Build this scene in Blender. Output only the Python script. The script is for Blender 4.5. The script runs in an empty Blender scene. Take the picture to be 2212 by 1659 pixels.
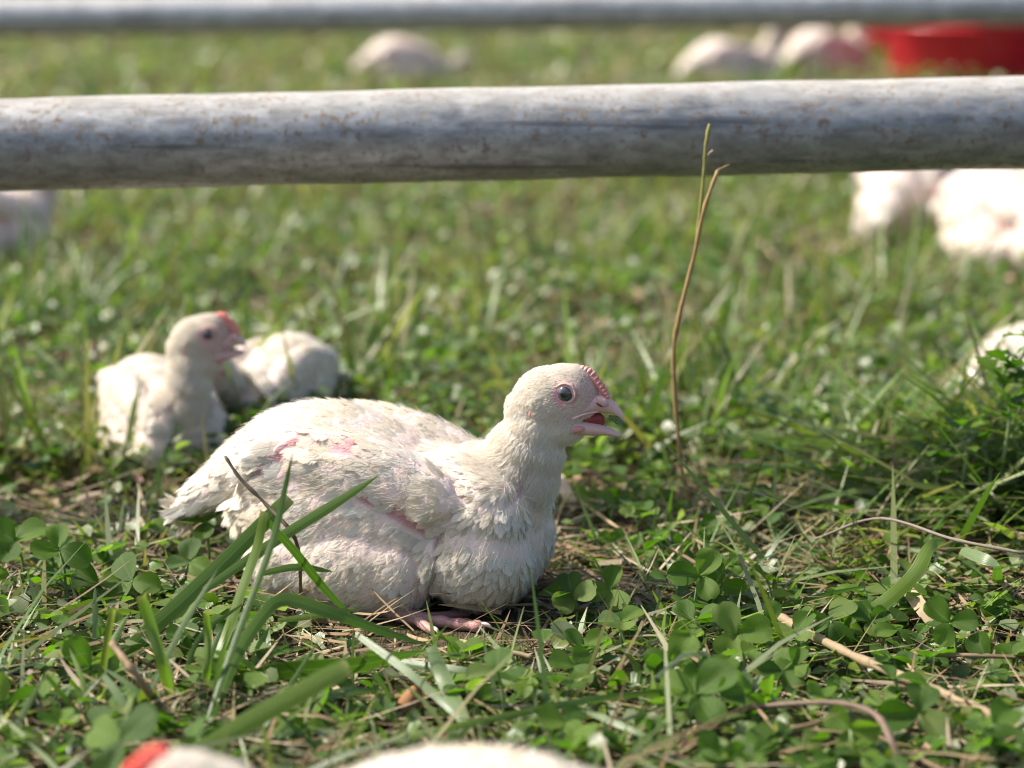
import bpy, bmesh, math, random
import numpy as np
from mathutils import Vector, Matrix
R = math.radians
rng = np.random.default_rng(7)
random.seed(7)
sc = bpy.context.scene
COL = sc.collection

# ------------------------------------------------------------------ camera, light, exposure
CAM_Z, PITCH, FPX, CX, CY = 0.41, R(12.1), 4920.0, 1106.0, 829.5
cam = bpy.data.cameras.new('camera'); camo = bpy.data.objects.new('camera', cam); COL.objects.link(camo)
camo.location = (0, 0, CAM_Z); camo.rotation_euler = (R(90) - PITCH, 0, 0)
cam.sensor_width = 36; cam.lens = 36 * FPX / 2212; cam.clip_start = 0.05; cam.clip_end = 600
cam.dof.use_dof = True; cam.dof.focus_distance = 1.28; cam.dof.aperture_fstop = 5.0
sc.camera = camo
SUN_EL, SUN_AZ = R(46), R(168)          # azimuth measured from +X, counter-clockwise: from the left and a little behind
w = bpy.data.worlds.new('World'); sc.world = w; w.use_nodes = True
nt = w.node_tree; nt.nodes.clear()
sky = nt.nodes.new('ShaderNodeTexSky'); sky.sky_type = 'NISHITA'; sky.sun_disc = False
sky.sun_elevation = SUN_EL; sky.sun_rotation = R(90) - SUN_AZ
sky.air_density = 1.0; sky.dust_density = 3.0
bg = nt.nodes.new('ShaderNodeBackground'); bg.inputs[1].default_value = 0.12
wo = nt.nodes.new('ShaderNodeOutputWorld')
nt.links.new(sky.outputs[0], bg.inputs[0]); nt.links.new(bg.outputs[0], wo.inputs[0])
sl = bpy.data.lights.new('sun', 'SUN'); sl.energy = 5.0; sl.angle = R(0.6); sl.color = (1.0, 0.94, 0.85)
so = bpy.data.objects.new('sun', sl); COL.objects.link(so)
sd = Vector((math.cos(SUN_EL) * math.cos(SUN_AZ), math.cos(SUN_EL) * math.sin(SUN_AZ), math.sin(SUN_EL)))
so.rotation_euler = sd.to_track_quat('Z', 'Y').to_euler(); so.location = sd * 20
sc.view_settings.view_transform = 'Standard'; sc.view_settings.look = 'None'
sc.view_settings.exposure = 0.82; sc.view_settings.gamma = 1.0
sc.cycles.filter_width = 1.0; sc.cycles.max_bounces = 8; sc.cycles.transparent_max_bounces = 16
sc.cycles.diffuse_bounces = 4; sc.cycles.transmission_bounces = 6
try: sc.cycles_curves.shape = 'RIBBONS'
except Exception: pass

# ------------------------------------------------------------------ picture -> place
def ray(px, py):
    a, b = (px - CX) / FPX, (CY - py) / FPX
    return np.array([a, math.cos(PITCH) + math.sin(PITCH) * b, -math.sin(PITCH) + math.cos(PITCH) * b])
C0 = np.array([0, 0, CAM_Z])
def PY(px, py, Y): d = ray(px, py); return C0 + d * (Y / d[1])
def G(px, py, z=0.0): d = ray(px, py); return C0 + d * ((z - CAM_Z) / d[2])

def gz(x, y):
    x = np.asarray(x, float); y = np.asarray(y, float)
    h = 0.005 * np.sin(7 * x + 1) * np.sin(9 * y + .5) + 0.004 * np.sin(21 * x + 5 * y) * np.cos(17 * y - 6 * x) + 0.003 * np.sin(47 * x - 13 * y) * np.sin(39 * y + 11 * x)
    flat = np.exp(-(((x + .04) / .16) ** 2 + ((y - 1.3) / .12) ** 2) ** 2)
    h = h * (1 - flat)
    h = h + 0.03 * np.exp(-((x - .36) / .13) ** 2 - ((y - 1.53) / .16) ** 2)
    far = np.clip((y - 3) / 20, 0, 1)
    return h + far * 0.03 * np.sin(.9 * x + .4) * np.sin(.7 * y)

# ------------------------------------------------------------------ object helpers
def tag(o, label=None, cat=None, group=None, kind=None):
    if label: o['label'] = label
    if cat: o['category'] = cat
    if group: o['group'] = group
    if kind: o['kind'] = kind
    return o
def empty(name, loc=(0, 0, 0), rz=0.0):
    o = bpy.data.objects.new(name, None); COL.objects.link(o); o.empty_display_size = .02
    o.location = loc; o.rotation_euler = (0, 0, rz); return o
def link(name, me, mat=None, parent=None):
    o = bpy.data.objects.new(name, me); COL.objects.link(o)
    if mat is not None and len(me.materials) == 0: me.materials.append(mat)
    if parent is not None: o.parent = parent
    return o
def mk_mesh(name, V, F, cols=None, vecs=None, smooth=True):
    V = np.ascontiguousarray(V, np.float32).reshape(-1, 3); F = np.ascontiguousarray(F, np.int32)
    me = bpy.data.meshes.new(name); k = F.shape[1]
    me.vertices.add(len(V)); me.vertices.foreach_set('co', V.ravel())
    me.loops.add(F.size); me.polygons.add(len(F))
    me.polygons.foreach_set('loop_start', np.arange(0, F.size, k, dtype=np.int32))
    me.loops.foreach_set('vertex_index', F.ravel())
    if smooth: me.polygons.foreach_set('use_smooth', np.ones(len(F), bool))
    for nm, c in (cols or {}).items():
        c = np.asarray(c, np.float32).reshape(-1, c.shape[-1])
        if c.shape[1] == 3: c = np.concatenate([c, np.ones((len(c), 1), np.float32)], 1)
        me.attributes.new(nm, 'FLOAT_COLOR', 'POINT').data.foreach_set('color', np.ascontiguousarray(c).ravel())
    for nm, c in (vecs or {}).items():
        me.attributes.new(nm, 'FLOAT_VECTOR', 'POINT').data.foreach_set('vector', np.ascontiguousarray(c, np.float32).ravel())
    me.update(calc_edges=True); me.validate(); return me
def grid_faces(N, rows, cols):
    i, j = np.meshgrid(np.arange(rows - 1), np.arange(cols - 1), indexing='ij')
    a = (i * cols + j).ravel(); q = np.stack([a, a + 1, a + cols + 1, a + cols], 1)
    return (q[None] + (np.arange(N) * rows * cols)[:, None, None]).reshape(-1, 4)
def unit(a): return a / np.maximum(np.linalg.norm(a, axis=-1, keepdims=True), 1e-9)
def sstep(a, b, x): t = np.clip((x - a) / (b - a), 0, 1); return t * t * (3 - 2 * t)
def catmull(P, n):
    P = np.asarray(P, float); Q = np.vstack([2 * P[0] - P[1], P, 2 * P[-1] - P[-2]]); out = []
    ts = np.linspace(0, len(P) - 1, n)
    for t in ts:
        i = min(int(t), len(P) - 2); f = t - i; a, b, c, d = Q[i:i + 4]
        out.append(.5 * (2 * b + (c - a) * f + (2 * a - 5 * b + 4 * c - d) * f * f + (3 * b - a - 3 * c + d) * f ** 3))
    return np.array(out)
def tube(P, rad, k=8):
    """closed tapered tube through P; returns V, quads"""
    P = np.asarray(P, float); n = len(P); rad = np.broadcast_to(np.asarray(rad, float), (n,))
    T = unit(np.gradient(P, axis=0)); ref = np.array([0, 0, 1.]) if abs(T[0][2]) < .9 else np.array([1., 0, 0])
    V = []; A = unit(np.cross(T[0], ref))
    for i in range(n):
        A = unit(A - T[i] * np.dot(A, T[i])); B = np.cross(T[i], A)
        for j in range(k):
            th = 2 * math.pi * j / k; V.append(P[i] + rad[i] * (math.cos(th) * A + math.sin(th) * B))
    F = [(i * k + j, i * k + (j + 1) % k, (i + 1) * k + (j + 1) % k, (i + 1) * k + j) for i in range(n - 1) for j in range(k)]
    V.append(P[0]); V.append(P[-1]); a, b = len(V) - 2, len(V) - 1
    F += [(a, (j + 1) % k, j, j) for j in range(k)]; m = (n - 1) * k
    F += [(b, m + j, m + (j + 1) % k, m + (j + 1) % k) for j in range(k)]
    return np.array(V), F
def pymesh(name, V, F, smooth=True):
    me = bpy.data.meshes.new(name)
    F = [tuple(dict.fromkeys(int(i) for i in f)) for f in F]
    me.from_pydata([tuple(v) for v in V], [], F); me.update(); me.validate()
    if smooth: me.polygons.foreach_set('use_smooth', np.ones(len(me.polygons), bool))
    return me
def merge(parts):
    V, F, n = [], [], 0
    for v, f in parts:
        V.append(np.asarray(v)); F += [tuple(i + n for i in q) for q in f]; n += len(v)
    return np.vstack(V), F

# ------------------------------------------------------------------ materials
class NT:
    def __init__(s, name):
        s.m = bpy.data.materials.new(name); s.m.use_nodes = True; s.t = s.m.node_tree; s.t.nodes.clear()
        s.out = s.n('OutputMaterial')
    def n(s, typ, **kw):
        nd = s.t.nodes.new('ShaderNode' + typ)
        for k, v in kw.items(): setattr(nd, k, v)
        return nd
    def l(s, a, b): s.t.links.new(a, b)
    def put(s, sock, v):
        if hasattr(v, 'is_linked') or hasattr(v, 'links'): s.l(v, sock)
        else: sock.default_value = v
    def math(s, op, a, b=0.0, c=None, clamp=False):
        nd = s.n('Math', operation=op); nd.use_clamp = clamp
        s.put(nd.inputs[0], a); s.put(nd.inputs[1], b)
        if c is not None: s.put(nd.inputs[2], c)
        return nd.outputs[0]
    def mix(s, f, a, b, blend='MIX'):
        nd = s.n('Mix', data_type='RGBA', blend_type=blend)
        s.put(nd.inputs[0], f)
        for sk, v in ((nd.inputs[6], a), (nd.inputs[7], b)):
            s.put(sk, tuple(v) + (1,) if isinstance(v, tuple) and len(v) == 3 else v)
        return nd.outputs[2]
    def attr(s, name): return s.n('Attribute', attribute_name=name)
    def noise(s, vec, scale, detail=3, rough=.55, dist=0.0):
        nd = s.n('TexNoise'); nd.inputs['Scale'].default_value = scale; nd.inputs['Detail'].default_value = detail
        nd.inputs['Roughness'].default_value = rough; nd.inputs['Distortion'].default_value = dist
        if vec is not None: s.l(vec, nd.inputs['Vector'])
        return nd
    def ramp(s, f, stops):
        nd = s.n('ValToRGB'); cr = nd.color_ramp
        while len(cr.elements) < len(stops): cr.elements.new(.5)
        for e, (p, c) in zip(cr.elements, stops): e.position = p; e.color = tuple(c) + (1,) if len(c) == 3 else c
        s.l(f, nd.inputs[0]); return nd.outputs[0]
    def mapping(s, vec, scale):
        nd = s.n('Mapping'); nd.inputs['Scale'].default_value = scale; s.l(vec, nd.inputs[0]); return nd.outputs[0]
    def bump(s, h, strength=.3, dist=.001):
        nd = s.n('Bump'); nd.inputs['Strength'].default_value = strength; nd.inputs['Distance'].default_value = dist
        s.l(h, nd.inputs['Height']); return nd.outputs[0]
    def principled(s, col, rough=.5, spec=.5, metal=0.0, normal=None):
        p = s.n('BsdfPrincipled'); s.put(p.inputs['Base Color'], tuple(col) + (1,) if isinstance(col, tuple) and len(col) == 3 else col)
        s.put(p.inputs['Roughness'], rough); s.put(p.inputs['Specular IOR Level'], spec); s.put(p.inputs['Metallic'], metal)
        if normal is not None: s.l(normal, p.inputs['Normal'])
        return p
    def fin(s, sh): s.l(sh, s.out.inputs[0]); return s.m
def leafy(name, base_from, trans=.45, rough=.5, spec=.35, tint=(1.25, 1.62, .45)):
    """leaf surface: attribute or object-random colour, veins from the 'uvr' attribute, light passes through"""
    s = NT(name); a = s.attr('uvr'); sep = s.n('SeparateXYZ'); s.l(a.outputs['Vector'], sep.inputs[0])
    if base_from == 'attr':
        col = s.attr('col').outputs['Color']
    else:
        oi = s.n('ObjectInfo'); col = s.ramp(oi.outputs['Random'], base_from)
    tc = s.n('TexCoord'); nz = s.noise(tc.outputs['Object'], 160, 3)
    col = s.mix(s.math('MULTIPLY', nz.outputs[0], .55), col, (.06, .105, .015), 'MIX')
    au = s.math('ABSOLUTE', sep.outputs[0])
    vein = s.math('SINE', s.math('MULTIPLY', s.math('SUBTRACT', sep.outputs[1], s.math('MULTIPLY', au, .35)), 75.0))
    rib = s.math('SUBTRACT', 1.0, s.math('MULTIPLY', au, 9.0), clamp=True)
    col = s.mix(s.math('MULTIPLY', rib, .5), col, (.16, .22, .07))
    h = s.math('ADD', s.math('MULTIPLY', vein, .18), s.math('MULTIPLY', nz.outputs[0], 1.2))
    nb = s.bump(h, .35, .0006)
    p = s.principled(col, rough, spec, 0, nb)
    t = s.n('BsdfTranslucent'); tc2 = s.mix(1.0, col, tuple(tint), 'MULTIPLY'); s.l(tc2, t.inputs[0])
    m = s.n('MixShader'); m.inputs[0].default_value = trans; s.l(p.outputs[0], m.inputs[1]); s.l(t.outputs[0], m.inputs[2])
    return s.fin(m.outputs[0])
def bladey(name):
    s = NT(name); a = s.attr('uvr'); sep = s.n('SeparateXYZ'); s.l(a.outputs['Vector'], sep.inputs[0])
    col = s.attr('col').outputs['Color']
    st = s.math('SINE', s.math('MULTIPLY', sep.outputs[0], 22.0))
    v = s.n('CombineXYZ'); s.l(s.math('MULTIPLY', sep.outputs[0], 3.0), v.inputs[0]); s.l(s.math('MULTIPLY', sep.outputs[1], 6.0), v.inputs[1]); s.l(s.math('MULTIPLY', sep.outputs[2], 97.0), v.inputs[2])
    nz = s.noise(v.outputs[0], 1.6, 4)
    col = s.mix(s.math('MULTIPLY', nz.outputs[0], .5), col, (.07, .11, .018))
    rib = s.math('SUBTRACT', 1.0, s.math('MULTIPLY', s.math('ABSOLUTE', sep.outputs[0]), 7.0), clamp=True)
    col = s.mix(s.math('MULTIPLY_ADD', st, .08, .10), col, (.045, .075, .022))
    col = s.mix(s.math('MULTIPLY', rib, .35), col, (.2, .26, .12))
    edg = s.math('MULTIPLY_ADD', s.math('ABSOLUTE', sep.outputs[0]), 8.0, -7.0, clamp=True)
    col = s.mix(s.math('MULTIPLY', edg, .55), col, (.26, .30, .16))
    nb = s.bump(s.math('ADD', s.math('MULTIPLY', st, .5), nz.outputs[0]), .18, .0004)
    p = s.principled(col, .36, .5, 0, nb)
    t = s.n('BsdfTranslucent'); s.l(s.mix(1.0, col, (1.2, 1.55, .5), 'MULTIPLY'), t.inputs[0])
    m = s.n('MixShader'); m.inputs[0].default_value = .38; s.l(p.outputs[0], m.inputs[1]); s.l(t.outputs[0], m.inputs[2])
    return s.fin(m.outputs[0])
def dry(name):
    s = NT(name); tc = s.n('TexCoord'); col = s.attr('col').outputs['Color']
    nz = s.noise(s.mapping(tc.outputs['Object'], (1, 1, 1)), 220, 3)
    col = s.mix(s.math('MULTIPLY', nz.outputs[0], .7), col, (.10, .065, .035))
    return s.fin(s.principled(col, .7, .25, 0, s.bump(nz.outputs[0], .4, .0006)).outputs[0])

M_grass = bladey('grass_blade_green'); M_dry = dry('dry_straw')
M_cover = leafy('small_leaf_green', 'attr', .42, .34, .6)
M_clover = leafy('clover_leaf_green', [(0, (.045, .105, .010)), (.4, (.085, .175, .014)), (.75, (.14, .24, .02)), (1, (.22, .28, .08))], .5)
def m_stem():
    s = NT('clover_stem_green'); tc = s.n('TexCoord'); nz = s.noise(tc.outputs['Object'], 90, 2)
    return s.fin(s.principled(s.ramp(nz.outputs[0], [(.3, (.10, .17, .05)), (.7, (.19, .25, .10))]), .5, .4).outputs[0])
M_stem = m_stem()
def m_ground():
    s = NT('soil_with_thatch'); tc = s.n('TexCoord'); v = tc.outputs['Object']
    n1 = s.noise(v, 3.2, 5, .6); n2 = s.noise(v, 60, 6, .65); n3 = s.noise(v, 14, 4)
    n4 = s.noise(s.mapping(v, (420, 60, 60)), 1.0, 4, .6, .8)
    soil = s.ramp(n2.outputs[0], [(.3, (.018, .013, .009)), (.55, (.05, .036, .022)), (.75, (.13, .095, .058))])
    th = s.ramp(n4.outputs[0], [(.35, (.03, .022, .012)), (.6, (.14, .105, .06)), (.75, (.26, .2, .12))])
    gr = s.ramp(n2.outputs[0], [(.3, (.03, .04, .014)), (.7, (.11, .12, .045))])
    c = s.mix(s.math('MULTIPLY', n3.outputs[0], .8), soil, th)
    pos = s.n('SeparateXYZ'); s.l(v, pos.inputs[0])
    farf = s.math('MULTIPLY_ADD', pos.outputs[1], .3, -.45, clamp=True)
    f = s.math('MULTIPLY', s.math('MULTIPLY_ADD', n1.outputs[0], 3.0, -.75, clamp=True), s.math('MULTIPLY_ADD', farf, .6, .25))
    c = s.mix(f, c, gr)
    h = s.math('ADD', n2.outputs[0], n4.outputs[0])
    return s.fin(s.principled(c, .9, .2, 0, s.bump(h, .8, .006)).outputs[0])
def m_pipe(k=1.0):
    s = NT('galvanized_steel'); tc = s.n('TexCoord'); v = tc.outputs['Object']
    n1 = s.noise(s.mapping(v, (48, 110, 110)), 1.0, 6, .62, .4)
    n2 = s.noise(s.mapping(v, (5, 95, 95)), 1.0, 5, .6, .6)
    n3 = s.noise(v, 210, 3, .6); n4 = s.noise(v, 34, 4, .7)
    base = s.ramp(n1.outputs[0], [(.28, (.15 * k, .155 * k, .158 * k)), (.5, (.30 * k, .305 * k, .308 * k)), (.72, (.44 * k, .445 * k, .448 * k))])
    dark = s.math('MULTIPLY_ADD', n2.outputs[0], 11.0, -6.4, clamp=True)
    c = s.mix(s.math('MULTIPLY', dark, .75), base, (.09, .09, .095))
    dirt = s.math('MULTIPLY', s.math('MULTIPLY_ADD', n3.outputs[0], 7.0, -3.5, clamp=True), s.math('MULTIPLY_ADD', n4.outputs[0], 5.0, -1.8, clamp=True))
    c = s.mix(s.math('MULTIPLY', dirt, .9), c, (.16, .115, .075))
    nrm = s.n('NewGeometry'); sp = s.n('SeparateXYZ'); s.l(nrm.outputs['Normal'], sp.inputs[0])
    dust = s.math('MULTIPLY', s.math('MULTIPLY_ADD', sp.outputs[2], 2.2, -1.2, clamp=True), s.math('MULTIPLY_ADD', n4.outputs[0], .6, .35, clamp=True))
    c = s.mix(s.math('MULTIPLY', dust, .8), c, (.40, .36, .30))
    ro = s.math('MULTIPLY_ADD', n1.outputs[0], .34, .28)
    ro = s.math('ADD', ro, s.math('MULTIPLY', s.math('ADD', dust, dirt), .35), clamp=True)
    me = s.math('SUBTRACT', .48, s.math('ADD', dust, dirt), clamp=True)
    return s.fin(s.principled(c, ro, .5, me, s.bump(s.math('ADD', n1.outputs[0], n3.outputs[0]), .12, .001)).outputs[0])
def m_feather():
    s = NT('white_feather'); sep = s.n('SeparateXYZ'); s.l(s.attr('uvr').outputs['Vector'], sep.inputs[0])
    u, v, r = sep.outputs; au = s.math('ABSOLUTE', u)
    b = s.math('SUBTRACT', v, s.math('MULTIPLY', au, .45))
    cv = s.n('CombineXYZ'); s.l(s.math('MULTIPLY', b, 16.0), cv.inputs[0]); s.l(s.math('MULTIPLY', u, .8), cv.inputs[1]); s.l(s.math('MULTIPLY', r, 71.0), cv.inputs[2])
    nz = s.noise(cv.outputs[0], 1.0, 2, .5)
    e = s.math('MAXIMUM', s.math('POWER', au, 1.5), s.math('POWER', v, 3.0))
    al = s.math('ADD', s.math('MULTIPLY', s.math('SUBTRACT', 1.0, e), 3.4), s.math('MULTIPLY', s.math('SUBTRACT', nz.outputs[0], .54), 4.5), clamp=True)
    al = s.math('MULTIPLY', al, .98)
    rach = s.math('SUBTRACT', 1.0, s.math('MULTIPLY', au, 7.0), clamp=True)
    col = s.attr('col').outputs['Color']
    col = s.mix(s.math('MULTIPLY', s.math('SUBTRACT', 1.0, nz.outputs[0]), .16), col, (.62, .50, .42))
    h = s.math('ADD', s.math('MULTIPLY', nz.outputs[0], 1.0), s.math('MULTIPLY', rach, .35))
    vt = s.n('VectorTransform', vector_type='NORMAL', convert_from='OBJECT', convert_to='WORLD'); s.l(s.attr('bn').outputs['Vector'], vt.inputs[0])
    ge = s.n('NewGeometry'); mv = s.n('Mix', data_type='VECTOR'); mv.inputs[0].default_value = .42; s.l(ge.outputs['Normal'], mv.inputs[4]); s.l(vt.outputs[0], mv.inputs[5])
    bp = s.n('Bump'); bp.inputs['Strength'].default_value = .4; bp.inputs['Distance'].default_value = .0006; s.l(h, bp.inputs['Height']); s.l(mv.outputs[1], bp.inputs['Normal'])
    p = s.principled(col, .8, .15, 0, bp.outputs[0])
    t = s.n('BsdfTranslucent'); s.l(col, t.inputs[0])
    m = s.n('MixShader'); m.inputs[0].default_value = .3; s.l(p.outputs[0], m.inputs[1]); s.l(t.outputs[0], m.inputs[2])
    tr = s.n('BsdfTransparent'); m2 = s.n('MixShader'); s.l(al, m2.inputs[0]); s.l(tr.outputs[0], m2.inputs[1]); s.l(m.outputs[0], m2.inputs[2])
    return s.fin(m2.outputs[0])
def m_down():
    s = NT('white_down'); ci = s.n('HairInfo')
    c = s.ramp(ci.outputs['Random'], [(0, (.72, .62, .46)), (.4, (.82, .76, .66)), (1, (.86, .84, .80))])
    p = s.principled(c, .7, .2); t = s.n('BsdfTranslucent'); s.l(c, t.inputs[0])
    m = s.n('MixShader'); m.inputs[0].default_value = .35; s.l(p.outputs[0], m.inputs[1]); s.l(t.outputs[0], m.inputs[2])
    return s.fin(m.outputs[0])
def m_skin(name, a, b, rough=.5, sc_=400, bs=.5):
    s = NT(name); tc = s.n('TexCoord'); n = s.noise(tc.outputs['Object'], 45, 4); n2 = s.noise(tc.outputs['Object'], sc_, 3)
    c = s.ramp(n.outputs[0], [(.35, a), (.65, b)])
    p = s.principled(c, rough, .4, 0, s.bump(n2.outputs[0], bs, .0006))
    p.inputs['Subsurface Weight'].default_value = .25; p.inputs['Subsurface Radius'].default_value = (.004, .0015, .001); p.inputs['Subsurface Scale'].default_value = 1.0
    return s.fin(p.outputs[0])
def m_hide():
    s = NT('chick_skin'); tc = s.n('TexCoord'); n = s.noise(tc.outputs['Object'], 90, 4); n2 = s.noise(tc.outputs['Object'], 600, 3)
    c = s.mix(s.math('MULTIPLY', n.outputs[0], .45), s.attr('col').outputs['Color'], (.62, .34, .36))
    p = s.principled(c, .6, .3, 0, s.bump(n2.outputs[0], .6, .0006))
    p.inputs['Subsurface Weight'].default_value = .2; p.inputs['Subsurface Radius'].default_value = (.003, .0015, .001); p.inputs['Subsurface Scale'].default_value = 1.0
    return s.fin(p.outputs[0])
def m_eye():
    s = NT('chick_eye'); sep = s.n('SeparateXYZ'); s.l(s.attr('uvr').outputs['Vector'], sep.inputs[0])
    nz = s.noise(s.attr('uvr').outputs['Vector'], 30, 2)
    c = s.ramp(s.math('ADD', sep.outputs[0], s.math('MULTIPLY', s.math('SUBTRACT', nz.outputs[0], .5), .05)),
               [(.0, (.004, .004, .005)), (.30, (.004, .004, .005)), (.36, (.026, .03, .035)), (.66, (.055, .063, .072)), (.76, (.03, .032, .036)), (.86, (.01, .01, .012))])
    p = s.principled(c, .08, .6); p.inputs['Coat Weight'].default_value = 1.0; p.inputs['Coat Roughness'].default_value = .03
    return s.fin(p.outputs[0])
def m_plastic(name, c):
    s = NT(name); tc = s.n('TexCoord'); n = s.noise(tc.outputs['Object'], 14, 5)
    return s.fin(s.principled(s.mix(s.math('MULTIPLY', n.outputs[0], .5), c, tuple(x * .6 + .02 for x in c)), .35, .5, 0, s.bump(n.outputs[0], .1, .002)).outputs[0])
M_ground = m_ground(); M_pipe = m_pipe(); M_feather = m_feather(); M_down = m_down()
M_skin = m_hide(); M_comb = m_skin('comb_red', (.70, .27, .23), (.77, .38, .33), .45, 500, .4)
M_comb_red = m_skin('comb_bright_red', (.74, .10, .075), (.80, .16, .12), .45, 500, .4); M_comb_mid = m_skin('comb_salmon', (.74, .22, .18), (.80, .32, .27), .45, 500, .4)
M_beak = m_skin('pink_horn', (.62, .38, .36), (.70, .50, .46), .33, 250, .15)
M_gape = m_skin('gape_pink', (.50, .23, .22), (.60, .33, .31), .5, 700, .6); M_mouth = m_skin('mouth_red', (.22, .03, .03), (.32, .06, .06), .35, 200, .2)
M_foot = m_skin('foot_scales', (.40, .19, .17), (.52, .30, .27), .5, 900, .8)
M_claw = m_skin('claw_horn', (.66, .5, .45), (.74, .6, .54), .35)
M_lid = m_skin('eyelid_skin', (.46, .31, .26), (.56, .42, .36), .6, 700, .6)
M_eye = m_eye(); M_red = m_plastic('red_plastic', (.62, .014, .03))

# ------------------------------------------------------------------ ground
def build_ground():
    xs = np.concatenate([-np.geomspace(250, 1.05, 34), np.arange(-1.0, 1.001, .016), np.geomspace(1.05, 250, 34)])
    ys = np.concatenate([-np.geomspace(60, .3, 12), np.arange(0, .7, .1), np.arange(.7, 3.2, .016), np.geomspace(3.25, 400, 60)])
    X, Y = np.meshgrid(xs, ys); Z = gz(X, Y)
    F = grid_faces(1, len(ys), len(xs))
    tag(link('ground', mk_mesh('ground', np.stack([X, Y, Z], -1), F), M_ground), kind='structure')
build_ground()

# ------------------------------------------------------------------ vegetation that nobody could count
GREEN = np.array([(.07, .14, .016), (.10, .18, .022), (.14, .215, .035), (.21, .26, .11), (.18, .20, .045), (.045, .10, .014), (.28, .30, .18)])
TAN = np.array([(.42, .32, .18), (.34, .25, .14), (.26, .17, .09), (.48, .40, .27), (.20, .13, .07)])
def strips(N, P, az, lean, L, W, k, rows=4, cols=2, twist=None, minz=True):
    v = np.linspace(0, 1, rows)[None, :, None]
    H = np.stack([np.cos(az), np.sin(az), np.zeros(N)], 1)[:, None]; Zv = np.array([0, 0, 1.])
    sl_, cl = np.sin(lean)[:, None, None], np.cos(lean)[:, None, None]
    k = k[:, None, None]; L_ = L[:, None, None]
    C = P[:, None] + L_ * (H * (sl_ * v + .45 * k * v * v) + Zv * (cl * v - .6 * k * v * v))
    B = np.stack([-np.sin(az), np.cos(az), np.zeros(N)], 1)
    if twist is not None:
        B = B * np.cos(twist)[:, None] + (Zv[None] * sl_[:, 0] - H[:, 0] * cl[:, 0]) * np.sin(twist)[:, None]
    prof = np.array([.75, 1, .8, .12]) if rows == 4 else np.interp(np.linspace(0, 1, rows), [0, .3, .7, 1], [.7, 1, .75, .08])
    uu = np.linspace(-1, 1, cols)
    V = C[:, :, None] + B[:, None, None] * (uu[None, None, :, None] * (W[:, None] * prof[None])[:, :, None, None] * .5)
    if minz:
        g = gz(V[..., 0], V[..., 1]) + .0008; V[..., 2] = np.maximum(V[..., 2], g)
    uvr = np.zeros((N, rows, cols, 3)); uvr[..., 0] = uu[None, None]; uvr[..., 1] = np.linspace(0, 1, rows)[None, :, None]; uvr[..., 2] = rng.random(N)[:, None, None]
    return V, grid_faces(N, rows, cols), uvr
def percol(c, rows, cols): return np.repeat(c[:, None], rows * cols, 1).reshape(-1, 3)
def scatter(N, y0, y1, margin=.06, power=1.0):
    """points on the ground in the part of the field the photograph looks at, thinner with distance"""
    t = rng.random(N); y = y0 * (y1 / y0) ** t if power else y0 + (y1 - y0) * t
    hw = .232 * y + margin; x = (rng.random(N) * 2 - 1) * hw
    return x, y
def under_bird(x, y):
    return ((((x + .035) / .125) ** 2 + ((y - 1.305) / .062) ** 2) < 1) | ((((x + .03) / .06) ** 2 + ((y - 1.222) / .04) ** 2) < 1)
def patch(x, y, s, ph):
    return .5 + .25 * np.sin(s * x + ph) * np.sin(s * 1.3 * y + 2 * ph) + .25 * np.sin(s * 2.3 * x - s * y + ph * 3)

def grass_field(name, N, y0, y1, Lr, Wr, lean, tan_share, label, seed):
    x, y = scatter(N, y0, y1); keep = ~under_bird(x, y); x, y = x[keep], y[keep]
    den = patch(x, y, 7, seed); keep = rng.random(len(x)) < .08 + 1.5 * den ** 2; x, y = x[keep], y[keep]; n = len(x)
    P = np.stack([x, y, gz(x, y) - .001], 1)
    L = rng.uniform(*Lr, n) * (.45 + 1.1 * patch(x, y, 7, seed)); W = rng.uniform(*Wr, n)
    le = np.clip(rng.normal(lean, .38, n), .85 if y0 < 1 and Lr[1] > .1 else .05, 1.5); az = rng.random(n) * 6.283
    V, F, uvr = strips(n, P, az, le, L, W, rng.random(n) * .6, twist=rng.normal(0, .6, n))
    sp_ = patch(x, y, 11, seed + 3); c = GREEN[np.clip((rng.random(n) * .7 + sp_ * .5) * len(GREEN), 0, len(GREEN) - 1).astype(int)] * rng.uniform(.6, 1.4, (n, 1))
    tp = patch(x, y, 4.0, seed + 1.7); tn = rng.random(n) < tan_share * (.35 + 1.7 * tp); c[tn] = TAN[rng.integers(0, len(TAN), tn.sum())] * rng.uniform(.7, 1.15, (tn.sum(), 1))
    me = mk_mesh(name, V, F, {'col': percol(c, 4, 2)}, {'uvr': uvr.reshape(-1, 3)})
    return tag(link(name, me, M_grass), label, 'grass', kind='stuff')
grass_field('grass', 4200, 1.55, 3.6, (.055, .12), (.0025, .005), .6, .3, 'longer blurred grass leaves rising behind the chicks', 8)
grass_field('grass', 1100, .8, 1.7, (.05, .11), (.002, .0045), 1.25, .2, 'long limp grass leaves lying matted in the near turf', 9)
grass_field('grass', 9000, .78, 1.75, (.018, .05), (.0013, .0035), 1.0, .28, 'short trampled grass around the sitting white chick', 1)
grass_field('grass', 30000, 1.6, 3.2, (.02, .05), (.002, .0042), .75, .75, 'blurred green grass behind the sharp white chick', 2)
grass_field('grass', 50000, 3.0, 12, (.03, .075), (.003, .007), .7, 1.0, 'far blurred grass beyond the lower metal pipe', 3)

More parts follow.
